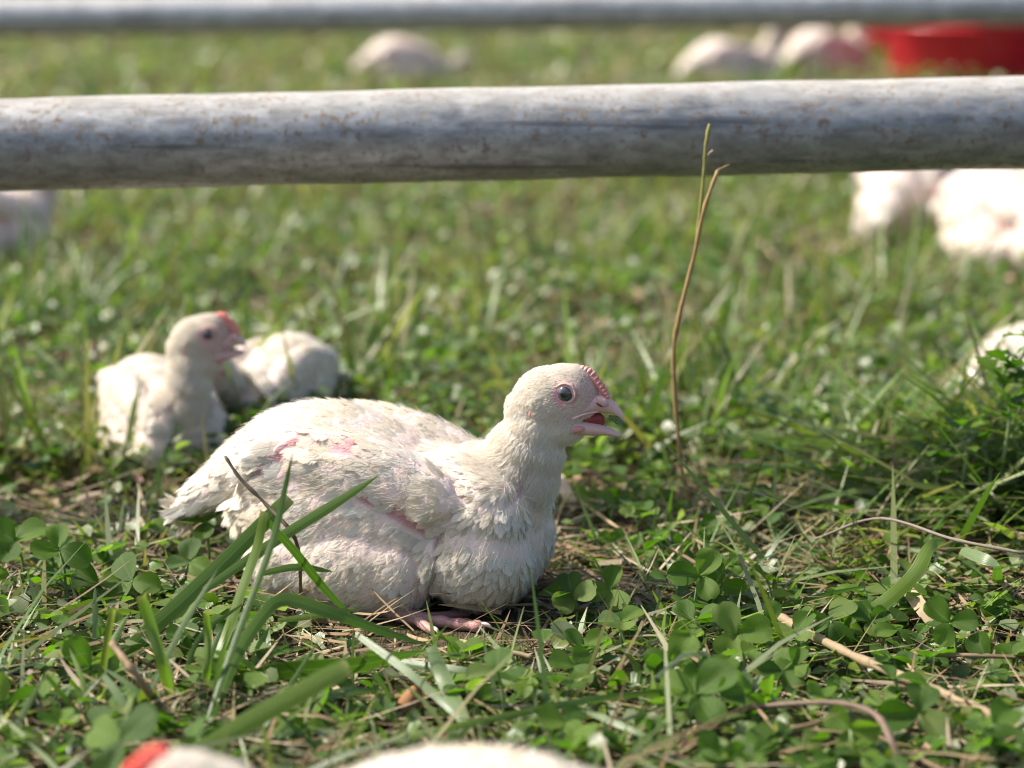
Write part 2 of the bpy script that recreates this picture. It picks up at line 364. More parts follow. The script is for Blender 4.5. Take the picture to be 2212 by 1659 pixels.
def litter(name, N, y0, y1, label, Wr=(.0006, .002), Lr=(.02, .07)):
    x, y = scatter(N, y0, y1); keep = ((x + .03) / .06) ** 2 + ((y - 1.235) / .036) ** 2 > rng.random(N) ** .5 * 1.1; x, y = x[keep], y[keep]; n = len(x)
    P = np.stack([x, y, gz(x, y) + rng.uniform(.0005, .006, n) + .012 * rng.random(n) ** 4], 1)
    V, F, uvr = strips(n, P, rng.random(n) * 6.283, rng.normal(1.48, .12, n), rng.uniform(*Lr, n), rng.uniform(*Wr, n), rng.normal(0, .12, n), twist=rng.normal(0, .5, n))
    c = TAN[rng.integers(0, len(TAN), n)] * rng.uniform(.5, 1.15, (n, 1))
    tag(link(name, mk_mesh(name, V, F, {'col': percol(c, 4, 2)}, {'uvr': uvr.reshape(-1, 3)}), M_dry), label, 'straw', kind='stuff')
litter('straw_litter', 7500, .78, 1.7, 'thin dry straw and thatch matted on the soil', (.0007, .0023))
litter('straw_litter', 9000, 1.6, 5, 'blurred dry straw scattered over the grass behind', (.0015, .005), (.02, .08))
litter('straw_litter', 4500, 1.5, 3.6, 'wide pale dry leaf scraps lying in the blurred grass', (.006, .012), (.012, .035))
litter('straw_litter', 5000, 3.2, 12, 'far pale dry leaf scraps', (.015, .03), (.03, .08))
litter('straw_litter', 900, .8, 1.6, 'thicker pale straw bits on the near turf', (.002, .004), (.015, .05))

def small_leaves(name, N, y0, y1, Sr, Hr, label, seed):
    x, y = scatter(N, y0, y1); keep = ~under_bird(x, y) & (rng.random(N) < .15 + .9 * patch(x, y, 6, seed)); x, y = x[keep], y[keep]; n = len(x)
    S = rng.uniform(*Sr, n); h = rng.uniform(*Hr, n) ; P = np.stack([x, y, gz(x, y) + h], 1)
    az = rng.random(n) * 6.283; tilt = rng.normal(0, .45, n); roll = rng.normal(0, .4, n)
    A = np.stack([np.cos(az) * np.cos(tilt), np.sin(az) * np.cos(tilt), np.sin(tilt)], 1)
    B0 = np.stack([-np.sin(az), np.cos(az), np.zeros(n)], 1); Nn = np.cross(A, B0)
    B = B0 * np.cos(roll)[:, None] + Nn * np.sin(roll)[:, None]; Nn = np.cross(A, B)
    vv = np.array([0, .3, .7, 1]); ww = np.array([.12, .85, .95, .25]) * .62; uu = np.array([-1, 0, 1])
    fold = rng.uniform(.1, .5, n)[:, None, None, None]
    V = P[:, None, None] + S[:, None, None, None] * (A[:, None, None] * vv[None, :, None, None] + B[:, None, None] * (uu[None, None, :, None] * ww[None, :, None, None])
        + Nn[:, None, None] * (fold * np.abs(uu)[None, None, :, None] * ww[None, :, None, None] - .25 * (vv ** 2)[None, :, None, None]))
    V[..., 2] = np.maximum(V[..., 2], gz(V[..., 0], V[..., 1]) + .001)
    uvr = np.zeros((n, 4, 3, 3)); uvr[..., 0] = uu; uvr[..., 1] = vv[:, None]; uvr[..., 2] = rng.random(n)[:, None, None]
    c = GREEN[rng.integers(0, len(GREEN), n)] * rng.uniform(.75, 1.3, (n, 1))
    tag(link(name, mk_mesh(name, V, grid_faces(n, 4, 3), {'col': percol(c, 4, 3)}, {'uvr': uvr.reshape(-1, 3)}), M_cover), label, 'ground cover', kind='stuff')
small_leaves('ground_cover', 9000, .78, 1.7, (.005, .012), (.002, .018), 'tiny round leaves of low weeds in the near turf', 4)
small_leaves('ground_cover', 20000, 1.55, 3.4, (.007, .014), (.004, .04), 'blurred small leaves of weeds behind the chicks', 5)
small_leaves('ground_cover', 16000, 3.2, 12, (.012, .024), (.004, .05), 'far blurred weeds beyond the lower pipe', 6)

# ------------------------------------------------------------------ pipes
def pipe(pl, pr, Y, rad, label, mat=None):
    a, b = PY(*pl, Y), PY(*pr, Y); d = unit(b - a); a2, b2 = a - d * 1.2, b + d * 1.2
    mid = (a2 + b2) / 2; o = empty('metal_pipe', mid); L = np.linalg.norm(b2 - a2)
    n = 160; xs = np.linspace(-L / 2, L / 2, n); P = np.stack([xs, 0 * xs, 0 * xs], 1)
    V, F = [], []; k = 40; wall = .003
    for rr in (rad, rad - wall):
        for i in range(n):
            for j in range(k):
                th = 2 * math.pi * j / k; r2 = rr + .00025 * math.sin(xs[i] * 31 + 2 * th) + .0002 * math.sin(xs[i] * 57 + 3 * th)
                V.append((xs[i], r2 * math.cos(th), r2 * math.sin(th)))
    m = n * k
    for s_ in (0, m):
        for i in range(n - 1):
            for j in range(k):
                q = [s_ + i * k + j, s_ + (i + 1) * k + j, s_ + (i + 1) * k + (j + 1) % k, s_ + i * k + (j + 1) % k]
                F.append(tuple(q if s_ == 0 else q[::-1]))
    for i in (0, n - 1):
        for j in range(k): F.append((i * k + j, i * k + (j + 1) % k, m + i * k + (j + 1) % k, m + i * k + j))
    bpy.data.objects.remove(o)
    o = link('metal_pipe', pymesh('metal_pipe', V, F), mat or M_pipe); o.location = mid
    o.rotation_euler = Vector(d).to_track_quat('X', 'Z').to_euler()
    return tag(o, label, 'pipe')
pipe((0, 313), (2212, 264), 1.5, .0305, 'weathered galvanized pipe crossing low just above the sharp white chick')
pipe((0, 37), (2212, 11), 3.3, .0285, 'blurred grey pipe along the top edge of the photo', m_pipe(1.6))

# ------------------------------------------------------------------ red feeder in the background
def lathe(prof, k=48):
    V, F = [], []; n = len(prof)
    for r, z in prof:
        for j in range(k): V.append((r * math.cos(6.28319 * j / k), r * math.sin(6.28319 * j / k), z))
    for i in range(n - 1):
        for j in range(k): F.append((i * k + j, i * k + (j + 1) % k, (i + 1) * k + (j + 1) % k, (i + 1) * k + j))
    return V, F
def feeder(px, py, rad, hgt, label):
    g = G(px, py); o = empty('poultry_feeder', (g[0], g[1], gz(g[0], g[1])))
    V, F = lathe([(0.001, .004), (rad * .86, .004), (rad * .88, .0), (rad * .9, .004), (rad, hgt), (rad * 1.03, hgt + .003), (rad * 1.03, hgt + .012), (rad * .97, hgt + .012), (rad * .87, .012), (.001, .012)])
    link('bucket', pymesh('bucket', V, F), M_red, o)
    V, F = lathe([(rad * .955, hgt * .62), (rad * 1.005, hgt * .62), (rad * 1.0, hgt * .67), (rad * .955, hgt * .67)]); link('rim_band', pymesh('rim_band', V, F), M_red, o)
    th = np.linspace(0, math.pi, 16); P = np.stack([rad * 1.03 * np.cos(th), rad * .75 * np.sin(th), hgt * .95 - rad * .35 * np.sin(th)], 1)
    V, F = tube(P, .0035, 6); link('handle', pymesh('handle', V, F), M_pipe, o)
    return tag(o, label, 'feeder')
feeder(2092, 184, .19, .20, 'big red plastic feeder bucket behind the far white chicks')
feeder(1925, 118, .10, .10, 'low red feeder pan just left of the big red bucket')

# ------------------------------------------------------------------ the chick
TH0 = R(-17); O0 = PY(800, 1316, 1.312); O0[2] = 0.0
F0 = np.array([math.cos(TH0), math.sin(TH0), 0]); S0 = np.array([math.sin(TH0), -math.cos(TH0), 0])
def loc(px, py, s=0.0):
    """pixel on the main chick -> its own frame (u forward, s to its right, z up) at lateral offset s"""
    d = ray(px, py); o = O0 + s * S0; t = np.dot(o - C0, S0) / np.dot(d, S0); p = C0 + d * t
    return np.array([np.dot(p - O0, F0), s, p[2]])
MPP = .272e-3
# px, py, lateral mm, ru, rs, rz (px), rotation in the side plane (deg, + = front end up), mirrored
LOBES = [
 (745, 1080, 0, 250, 205, 198, 0, 0), (690, 985, 0, 195, 150, 122, 5, 0), (850, 1030, 0, 150, 140, 95, -18, 0),
 (560, 1000, 0, 110, 120, 80, 32, 0), (500, 1030, 0, 90, 95, 56, 32, 0), (455, 1062, 0, 78, 80, 38, 32, 0),
 (1040, 1168, 0, 132, 165, 145, 0, 0), (1030, 1192, 24, 115, 98, 116, 0, 1), (1062, 1068, 0, 104, 118, 104, 0, 0),
 (1036, 1040, 14, 94, 60, 54, -15, 1), (960, 1020, 0, 110, 110, 55, -14, 0), (1032, 1110, 26, 105, 75, 95, 0, 1), (1106, 1150, 0, 60, 105, 120, 0, 0),
 (785, 1038, 36, 222, 62, 100, -13, 1), (925, 1076, 36, 88, 56, 70, -20, 1), (620, 1010, 36, 105, 55, 78, 10, 1),
 (762, 1212, 33, 180, 105, 122, -4, 1), (862, 1225, 33, 80, 95, 100, 0, 1), (650, 1195, 30, 110, 100, 98, 0, 1),
 (800, 1115, 30, 165, 85, 90, -8, 1),
 (1112, 1020, 0, 90, 82, 88, 0, 0), (1138, 970, 0, 77, 68, 76, 0, 0), (1157, 925, 0, 65, 58, 68, 0, 0),
 (1120, 1085, 0, 56, 78, 84, 0, 0), (1147, 1012, 0, 52, 55, 74, -8, 0),
 (1188, 862, 0, 76, 56, 74, 12, 0), (1222, 850, 0, 70, 48, 66, -15, 0), (1244, 860, 0, 50, 37, 46, -32, 0), (1205, 912, 0, 62, 46, 44, 0, 0), (1230, 914, 0, 36, 33, 28, 0, 0),
 (1142, 892, 0, 44, 46, 58, 20, 0), (1240, 830, 0, 42, 36, 46, 0, 0), (945, 1200, 27, 58, 86, 78, 0, 1),
 (1164, 866, 12.8, 19, 10, 22, 0, 1), (1222, 838, 9.5, 34, 14, 22, -12, 1),
]
def vnorm(V, T):
    a, b, c = V[T[:, 0]], V[T[:, 1]], V[T[:, 2]]; fn = np.cross(b - a, c - a)
    return unit(np.stack([sum(np.bincount(T[:, j], fn[:, k], len(V)) for j in range(3)) for k in range(3)], 1))
def flank(Q):
    """side-view coordinates of a point of the bird (both flanks alike), in the units of the LOBES table"""
    W_ = O0 + Q[:, :1] * F0 + np.abs(Q[:, 1:2]) * S0 + Q[:, 2:] * np.array([0, 0, 1.]) - C0
    cp, sp = math.cos(PITCH), math.sin(PITCH); dep = W_[:, 1] * cp - W_[:, 2] * sp
    return np.stack([CX + FPX * W_[:, 0] / dep, CY - FPX * (W_[:, 1] * sp + W_[:, 2] * cp) / dep], 1)
def seg(Q, a, b):
    a, b = np.array(a, float), np.array(b, float); q = flank(Q); ab = b - a
    t = np.clip(((q - a) @ ab) / (ab @ ab), 0, 1); return np.linalg.norm(q - a - t[:, None] * ab, axis=1)
CREASE = [((780, 1068), (850, 1105), 15, 1), ((850, 1105), (925, 1142), 15, 1.1), ((925, 1142), (1000, 1098), 9, .8), ((960, 955), (985, 1040), 10, .25), ((985, 1040), (1012, 1082), 10, .6), ((1012, 1082), (1095, 1084), 10, .5),
          ((1095, 1084), (1142, 1015), 11, .8), ((1142, 1015), (1165, 960), 9, .5), ((948, 1150), (948, 1210), 9, 1.3), ((948, 1210), (930, 1275), 9, 1.3), ((650, 948), (770, 965), 18, .6), ((555, 1030), (650, 955), 18, .9), ((520, 1050), (560, 1060), 14, .9)]
def dent(Q):
    d = np.zeros(len(Q))
    for p, q, r, k in CREASE: d = np.maximum(d, k * (1 - sstep(r * .2, r * 1.5, seg(Q, p, q))))
    return d * sstep(.012, .028, np.abs(Q[:, 1]))
def body_mesh(vox, smooth):
    bm = bmesh.new()
    for (px, py, s, ru, rs, rz, rot, mir) in LOBES:
        for sg in ((1, -1) if mir else (1,)):
            c = loc(px, py, s * .001); c[1] *= sg
            M = Matrix.Translation(Vector(c)) @ Matrix.Rotation(R(-rot), 4, 'Y') @ Matrix.Diagonal((ru * MPP * 1.03, rs * MPP, rz * MPP, 1))
            bmesh.ops.create_icosphere(bm, subdivisions=4, radius=1, matrix=M)
    me = bpy.data.meshes.new('t'); bm.to_mesh(me); bm.free()
    o = bpy.data.objects.new('t', me); COL.objects.link(o)
    m = o.modifiers.new('r', 'REMESH'); m.mode = 'VOXEL'; m.voxel_size = vox
    m2 = o.modifiers.new('s', 'SMOOTH'); m2.iterations = smooth; m2.factor = .5
    dg = bpy.context.evaluated_depsgraph_get(); dg.update()
    ev = o.evaluated_get(dg); me2 = bpy.data.meshes.new_from_object(ev)
    bpy.data.objects.remove(o); bpy.data.meshes.remove(me)
    n = len(me2.vertices); V = np.empty(n * 3, np.float32); me2.vertices.foreach_get('co', V)
    me2.calc_loop_triangles(); T = np.empty(len(me2.loop_triangles) * 3, np.int32); me2.loop_triangles.foreach_get('vertices', T)
    Nn = np.empty(n * 3, np.float32); me2.vertices.foreach_get('normal', Nn)
    bpy.data.meshes.remove(me2)
    V = V.reshape(-1, 3).astype(float); T = T.reshape(-1, 3); n = len(V)
    E = np.concatenate([T[:, [0, 1]], T[:, [1, 2]], T[:, [2, 0]]]); deg = np.bincount(E[:, 0], minlength=n)[:, None]
    hc_ = loc(1205, 868); hw = 1 - (1 - sstep(95, 150, np.linalg.norm(V[:, [0, 2]] - hc_[[0, 2]], axis=1) / MPP)) * .9
    for it in range(int(16 * (.00165 / vox) ** 2)):
        for lam in (.6, -.5):
            M_ = np.stack([np.bincount(E[:, 0], V[E[:, 1], k], n) for k in range(3)], 1) / deg; V = V + lam * hw[:, None] * (M_ - V)
    nrm = lambda: vnorm(V, T)
    V = V - nrm() * (dent(V) * .0026)[:, None]
    V[:, 2] = np.maximum(V[:, 2], .0015)
    return V, T, vnorm(V, T)
# control points: px, py, feather length mm, width mm, growth direction (u, z)
CTRL = np.array([
 (1185, 795, 2.6, 1.0, -1, -.1), (1255, 850, 1.5, .7, -1, .25), (1285, 900, 1.3, .6, -1, -.1), (1205, 912, 2.6, 1.1, -.8, -.5), (1105, 875, 5.0, 1.8, -.45, -.9),
 (1222, 955, 5, 1.8, -.25, -.95), (1140, 975, 8, 2.8, -.4, -.9), (1060, 1005, 12, 4.2, -.9, -.35), (1130, 1060, 10, 4, -.5, -.85),
 (1085, 1140, 11, 5, -.35, -.95), (1170, 1160, 10, 4.5, -.3, -.95), (1080, 1255, 12, 5, -.75, -.65), (980, 1180, 12, 5.5, -.6, -.8),
 (820, 890, 14, 8, -1, -.05), (630, 895, 13, 8, -.9, -.4), (970, 960, 14, 6, -1, -.05), (820, 1010, 14, 8.5, -1, -.12), (950, 1060, 11, 7, -.95, .05),
 (640, 1010, 16, 8, -1, -.2), (800, 1140, 12, 7, -.8, -.55), (760, 1220, 11, 7.5, -.65, -.75), (630, 1200, 13, 7, -.8, -.55), (820, 1310, 10, 5, -.85, -.5), (900, 1230, 10, 6.5, -.6, -.8),
 (520, 1000, 15, 6.5, -.85, -.55), (450, 1060, 22, 7, -.86, -.5), (410, 1085, 16, 6, -.86, -.5)], float)
CTRL_P = CTRL[:, :2]
def field(Q):
    d2 = ((flank(Q)[:, None] - CTRL_P[None]) ** 2).sum(-1); wgt = 1 / (d2 + 32.0 ** 2) ** 2; wgt /= wgt.sum(1, keepdims=True)
    return wgt @ CTRL[:, 2:]
def hd(Q, px, py): return np.linalg.norm(flank(Q) - np.array([px, py], float), axis=1)
def bare(Q):
    """share of plumage missing: the sore pink strips and the thinly feathered face"""
    b = np.zeros(len(Q)); near = Q[:, 1] > -.03
    for (p, q, r, s_) in (((785, 1068), (845, 1100), 13, 1), ((845, 1100), (925, 1142), 14, .95), ((650, 948), (770, 965), 20, .85), ((560, 1030), (640, 960), 24, .9), ((530, 1040), (560, 1060), 18, .9),
                          ((1112, 1065), (1140, 1015), 13, .95), ((1140, 1015), (1165, 960), 8, .7), ((985, 1055), (1030, 1082), 7, .7), ((945, 1160), (938, 1260), 5, .8), ((1150, 878), (1148, 905), 8, .8), ((1218, 952), (1236, 948), 9, .7), ((880, 1270), (905, 1290), 6, .7), ((1215, 935), (1262, 930), 8, .8)):
        b = np.maximum(b, s_ * near * (1 - sstep(r * .6, r * 1.35, seg(Q, p, q))))
    return b * .85
def head_w(Q): return 1 - sstep(95, 135, hd(Q, 1205, 868))
def sample(V, T, Nn, n, wfun=None):
    a, b, c = V[T[:, 0]], V[T[:, 1]], V[T[:, 2]]; ar = np.linalg.norm(np.cross(b - a, c - a), axis=1)
    if wfun is not None: ar = ar * wfun((a + b + c) / 3)
    i = rng.choice(len(T), n, p=ar / ar.sum()); r1 = np.sqrt(rng.random(n)); r2 = rng.random(n)
    w0, w1, w2 = (1 - r1)[:, None], (r1 * (1 - r2))[:, None], (r1 * r2)[:, None]
    return a[i] * w0 + b[i] * w1 + c[i] * w2, unit(Nn[T[i, 0]] * w0 + Nn[T[i, 1]] * w1 + Nn[T[i, 2]] * w2)
def plumage(V, T, Nn, n_cand, gap, lscale):
    P, N = sample(V, T, Nn, n_cand); fl = field(P)
    keep = (head_w(P) < .35) & (rng.random(len(P)) > bare(P)) & (P[:, 2] > .006); P, N, fl = P[keep], N[keep], fl[keep]
    rad = fl[:, 1] * .001 * gap; cell = .004; H = {}; sel = []
    for i in range(len(P)):
        k = tuple((P[i] // cell).astype(int)); ok = True; rr = max(1, int(math.ceil(rad[i] / cell)))
        for dx in range(-rr, rr + 1):
            for dy in range(-rr, rr + 1):
                for dz in range(-rr, rr + 1):
                    for j in H.get((k[0] + dx, k[1] + dy, k[2] + dz), ()):
                        d = P[i] - P[j]
                        if d @ d < rad[i] * rad[i]: ok = False; break
                    if not ok: break
                if not ok: break
            if not ok: break
        if ok: H.setdefault(k, []).append(i); sel.append(i)
    P, N, fl = P[sel], N[sel], fl[sel]; n = len(P)
    D = np.stack([fl[:, 2], np.zeros(n), fl[:, 3]], 1) + rng.normal(0, .13, (n, 3)); T_ = unit(D - N * (D * N).sum(1, keepdims=True))
    B = np.cross(N, T_); L = fl[:, 0] * .001 * rng.uniform(.75, 1.2, n) * lscale; W = fl[:, 1] * .001 * rng.uniform(.65, 1.3, n) * lscale
    rows, cols = 6, 5; vv = np.linspace(0, 1, rows); uu = np.linspace(-1, 1, cols)
    ww = np.array([.3, .75, 1.0, 1.0, .9, .5]) * .5
    tip = rng.uniform(.02, .065, n) * (1 + 1.6 * (rng.random(n) < .06)); lift = -.0006 + 0 * tip
    cup = rng.uniform(.05, .16, n)
    off = lift[:, None] + tip[:, None] * L[:, None] * vv[None] ** 1.6 * (1.15 - .35 * vv[None])
    X = P[:, None, None] + T_[:, None, None] * (L[:, None] * vv[None])[:, :, None, None] \
        + B[:, None, None] * ((W[:, None] * ww[None])[:, :, None, None] * uu[None, None, :, None]) \
        + N[:, None, None] * (off[:, :, None, None] - (cup * W)[:, None, None, None] * (uu ** 2)[None, None, :, None] * ww[None, :, None, None] * 2) \
        - T_[:, None, None] * ((.14 * L)[:, None, None, None] * (uu ** 2)[None, None, :, None] * vv[None, :, None, None])
    uvr = np.zeros((n, rows, cols, 3)); uvr[..., 0] = uu; uvr[..., 1] = vv[:, None]; uvr[..., 2] = rng.random(n)[:, None, None]
    q = rng.random((n, 1)); warm = np.clip(.5 + .5 * np.sin(P[:, :1] * 60 + 1) * np.sin(P[:, 2:] * 75) + rng.normal(0, .25, (n, 1)), 0, 1)
    c = np.array([.82, .785, .72]) * (1 - warm) + np.array([.79, .70, .55]) * warm
    c = c * (.93 + .1 * q)
    dirt = np.clip(sstep(.034, .004, P[:, 2:]) * .55 + rng.normal(0, .10, (n, 1)), 0, .7) * (rng.random((n, 1)) < .8); c = c * (1 - dirt) + np.array([.50, .39, .26]) * dirt
    return X.reshape(-1, 3), grid_faces(n, rows, cols), uvr.reshape(-1, 3), percol(c, rows, cols), percol(N, rows, cols)
def down(V, T, Nn, n, rmul=1.0):
    def wf(Q): return (.14 + 9.0 * head_w(Q) * (.10 + .90 * sstep(38, 110, hd(Q, 1252, 872))) + 3.5 * (1 - sstep(150, 230, hd(Q, 1190, 880)))) * (1 - .8 * bare(Q))
    P, N = sample(V, T, Nn, n, wf); fl = field(P); h = head_w(P)
    eye = hd(P, 1221, 848); tipd = hd(P + unit(np.stack([fl[:, 2], 0 * h, fl[:, 3]], 1)) * .0022, 1221, 848); pale = (eye > 21) & (tipd > 22) & (rng.random(n) < sstep(19, 36, eye) * .75 + .25) & (P[:, 2] > .004); P, N, fl, h, eye = P[pale], N[pale], fl[pale], h[pale], eye[pale]; n = len(P)
    D = np.stack([fl[:, 2], np.zeros(n), fl[:, 3]], 1) + rng.normal(0, .22, (n, 3)); T_ = unit(D - N * (D * N).sum(1, keepdims=True))
    L = .001 * np.clip(fl[:, 0] * rng.uniform(.5, 1.0, n), 1.7, 9)
    up = np.where(h > .5, .0, .0006) + rng.random(n) * .0006 * (1 - h); nk = 1 - sstep(90, 200, hd(P, 1140, 940)); lf = np.abs(rng.normal(.10, .12, n)) + .10 * h + .12 * nk * rng.random(n)
    k = 4; v = np.linspace(0, 1, k)[None, :, None]
    X = P[:, None] + N[:, None] * up[:, None, None] + T_[:, None] * L[:, None, None] * v + N[:, None] * (L * lf)[:, None, None] * (v * (1.3 - .6 * v))
    X += rng.normal(0, 1, (n, 1, 3)) * (L * .08)[:, None, None] * v * v
    rad = (.00007 + .00005 * rng.random(n) + .00007 * h * sstep(20, 90, hd(P, 1250, 868)))[:, None] * np.array([1, .9, .7, .25])[None] * rmul
    return X, rad
def to_hair(name, X, rad, mat):
    n, k = X.shape[:2]; hc = bpy.data.hair_curves.new(name); hc.add_curves([k] * n)
    hc.attributes['position'].data.foreach_set('vector', np.ascontiguousarray(X, np.float32).ravel())
    at = hc.attributes.get('radius') or hc.attributes.new('radius', 'FLOAT', 'POINT')
    at.data.foreach_set('value', np.ascontiguousarray(rad, np.float32).ravel())
    hc.materials.append(mat); hc.update_tag(); return hc

# head pieces, all in the chick's own frame
def beak_half(rows, k=12):
    """rows: (px, py_top, py_bottom, half width mm, power) -> closed loft"""
    V, F = [], []
    for (pt, pb, hw, ex) in rows:
        a, b = loc(*pt), loc(*pb); c = (a + b) / 2; d = (a - b) / 2
        for j in range(k):
            th = 2 * math.pi * j / k; sn = math.sin(th); cs = math.cos(th)
            y = hw * .001 * math.copysign(abs(cs) ** ex, cs); V.append(c + d * sn + np.array([0, y, 0]))
    n = len(rows)
    F = [(i * k + j, i * k + (j + 1) % k, (i + 1) * k + (j + 1) % k, (i + 1) * k + j) for i in range(n - 1) for j in range(k)]
    F.append(tuple(range(k))[::-1]); F.append(tuple((n - 1) * k + j for j in range(k)))
    return np.array(V), F
def ellip(c, r, sub=3, M=None):
    bm = bmesh.new(); bmesh.ops.create_icosphere(bm, subdivisions=sub, radius=1); bm.verts.ensure_lookup_table()
    V = np.array([v.co[:] for v in bm.verts]) * np.asarray(r); F = [tuple(v.index for v in f.verts) for f in bm.faces]; bm.free()
    if M is not None: V = V @ np.asarray(M).T
    return V + np.asarray(c), F
def rot2(deg): a = R(deg); return np.array([[math.cos(a), 0, -math.sin(a)], [0, 1, 0], [math.sin(a), 0, math.cos(a)]])
def head_parts():
    P = []
    up = beak_half([((1240, 890), (1240, 902), 10.2, .6), ((1254, 874), (1254, 896), 10.0, .6), ((1272, 856), (1272, 891), 8.4, .65), ((1290, 846), (1290, 888), 6.6, .7), ((1303, 848), (1302, 888), 5.4, .8),
                    ((1315, 855), (1312, 889), 4.3, .9), ((1329, 866), (1325, 891), 3.2, .95), ((1340, 880), (1336, 896), 2.1, 1), ((1347, 893), (1344, 903), 1.1, 1), ((1350, 904), (1349, 908), .4, 1)])
    cere = [ellip(loc(1300, 864, sg * .0042), (.0040, .0017, .0027), 3, rot2(-32)) for sg in (1, -1)]
    lip = [tube(catmull([loc(1238, 902, sg * .0100), loc(1254, 894, sg * .0096), loc(1272, 889, sg * .0082), loc(1292, 886, sg * .0064)], 10), np.linspace(.0010, .0005, 10), 7) for sg in (1, -1)]
    P.append(('upper_beak', merge([up] + cere + lip), M_beak))
    lo = beak_half([((1226, 903), (1224, 928), 9.4, .65), ((1248, 897), (1246, 932), 9.6, .65), ((1270, 902), (1270, 935), 7.9, .7), ((1298, 911), (1294, 937), 5.4, .8),
                    ((1318, 920), (1314, 937), 3.4, 1), ((1334, 929), (1331, 940), 2.0, 1), ((1344, 936), (1343, 941), .7, 1)])
    P.append(('lower_beak', lo, M_beak))
    mo = beak_half([((1244, 893), (1244, 908), 7.4, 1), ((1262, 888), (1262, 908), 6.2, 1), ((1280, 887), (1278, 914), 4.6, 1), ((1298, 889), (1295, 916), 2.6, 1), ((1306, 896), (1304, 918), 1.2, 1)])
    P.append(('mouth_lining', mo, M_mouth))
    to = beak_half([((1255, 905), (1255, 912), 3.0, 1), ((1285, 908), (1284, 914), 2.4, 1), ((1308, 915), (1307, 919), 1.2, 1), ((1314, 919), (1314, 921), .4, 1)])
    P.append(('tongue', to, M_mouth))
    wt = [ellip(loc(1236, 925, sg * .0080), (.0075, .0022, .0026), 3, rot2(8)) for sg in (1, -1)]
    P.append(('nostril', merge([ellip(loc(1294, 871, sg * .0059), (.0024, .0005, .0006), 2, rot2(-28)) for sg in (1, -1)]), M_mouth))
    P.append(('wattle', merge(wt), M_gape))
    ear = [tube(catmull([loc(1150, 880, sg * .0136), loc(1146, 890, sg * .0136), loc(1150, 903, sg * .0132)], 6), [.0006, .0012, .0015, .0015, .0012, .0005], 8) for sg in (1, -1)]
    P.append(('earlobe', merge(ear), M_comb))
    for sg in (1, -1):
        P.append(('eyelid', torus(loc(1221, 846, sg * .0122), .0055, .0008, sg), M_lid))
    return P
def torus(c, r1, r2, sg):
    V, F = [], []; n, k = 30, 8
    for i in range(n):
        a = 6.28319 * i / n
        for j in range(k):
            b = 6.28319 * j / k; rr = r1 + r2 * math.cos(b); V.append((c[0] + rr * math.cos(a) * 1.06, c[1] + sg * r2 * .8 * math.sin(b), c[2] + rr * math.sin(a)))
            F.append((i * k + j, i * k + (j + 1) % k, ((i + 1) % n) * k + (j + 1) % k, ((i + 1) % n) * k + j))
    return np.array(V), F
def comb_part(sc_=1.0):
    E = []; pts = catmull([loc(1256, 794), loc(1271, 803), loc(1288, 821), loc(1302, 839), loc(1311, 854)], 10)
    for i, p in enumerate(pts):
        h = (.0018, .0023, .0026, .0027, .0026, .0025, .0023, .0020, .0016, .0011)[i] * sc_
        E.append(ellip(p + np.array([.0006, 0, .0006]) * sc_, (.00165, .0026 * (.7 + .3 * sc_), h), 3, rot2(-42)))
    E.append(tube(pts, np.array([.0012, .0022, .0026, .0027, .0027, .0026, .0024, .0022, .0018, .001]) * (.5 + .5 * sc_), 8))
    return merge(E)
def eye_mesh(sg):
    c = loc(1221, 846, sg * .0106); V, F, r = [], [], []; n, k = 18, 28; rad = .0050
    for i in range(n):
        t = math.pi * .62 * i / (n - 1)
        for j in range(k):
            a = 6.28319 * j / k; V.append((c[0] + rad * math.sin(t) * math.cos(a), c[1] + sg * rad * .8 * math.cos(t), c[2] + rad * math.sin(t) * math.sin(a))); r.append((math.sin(t) if t < 1.57 else 1, 0, 0))
    for i in range(n - 1):
        for j in range(k): F.append((i * k + j, i * k + (j + 1) % k, (i + 1) * k + (j + 1) % k, (i + 1) * k + j))
    return np.array(V), np.array(F), np.array(r)
def foot_parts(sg):
    def f(px, py, s): q = loc(px, py, s * .001); return np.array([q[0], q[1] * sg, q[2]])
    T = []
    T.append(tube(catmull([f(800, 1290, 44), f(850, 1318, 46), f(900, 1334, 47), f(930, 1340, 47)], 10), np.linspace(.0056, .0048, 10), 10))
    mid = catmull([f(915, 1334, 47), f(950, 1340, 48), f(985, 1345, 49), f(1020, 1349, 50), f(1048, 1352, 51)], 16)
    T.append(tube(mid, .0036 + .0007 * np.cos(np.arange(16) * 1.5) * np.linspace(1, .6, 16) - np.array([0] * 14 + [.0003, .0016]), 10))
    inn = catmull([f(915, 1332, 44), f(950, 1330, 36), f(985, 1326, 28), f(1015, 1324, 22)], 12); T.append(tube(inn, np.append(np.linspace(.0036, .0029, 11), .0014), 9))
    out = catmull([f(905, 1338, 52), f(920, 1350, 60), f(940, 1362, 66)], 10); T.append(tube(out, np.append(np.linspace(.0034, .0026, 9), .0012), 9))
    cl = []
    for a, d in ((mid[-1], mid[-1] - mid[-4]), (inn[-1], inn[-1] - inn[-4]), (out[-1], out[-1] - out[-4])):
        d = unit(d); cl.append(tube(catmull([a - d * .003 + [0, 0, .0015], a + d * .0015 + [0, 0, .0018], a + d * .0045 + [0, 0, .0002]], 7), np.array([.0012, .0015, .0014, .0012, .0009, .0006, .0002]), 7))
    fix = lambda vf: (np.column_stack([vf[0][:, 0], vf[0][:, 1], np.maximum(vf[0][:, 2], .001)]), vf[1])
    return fix(merge(T)), [fix(c) for c in cl]

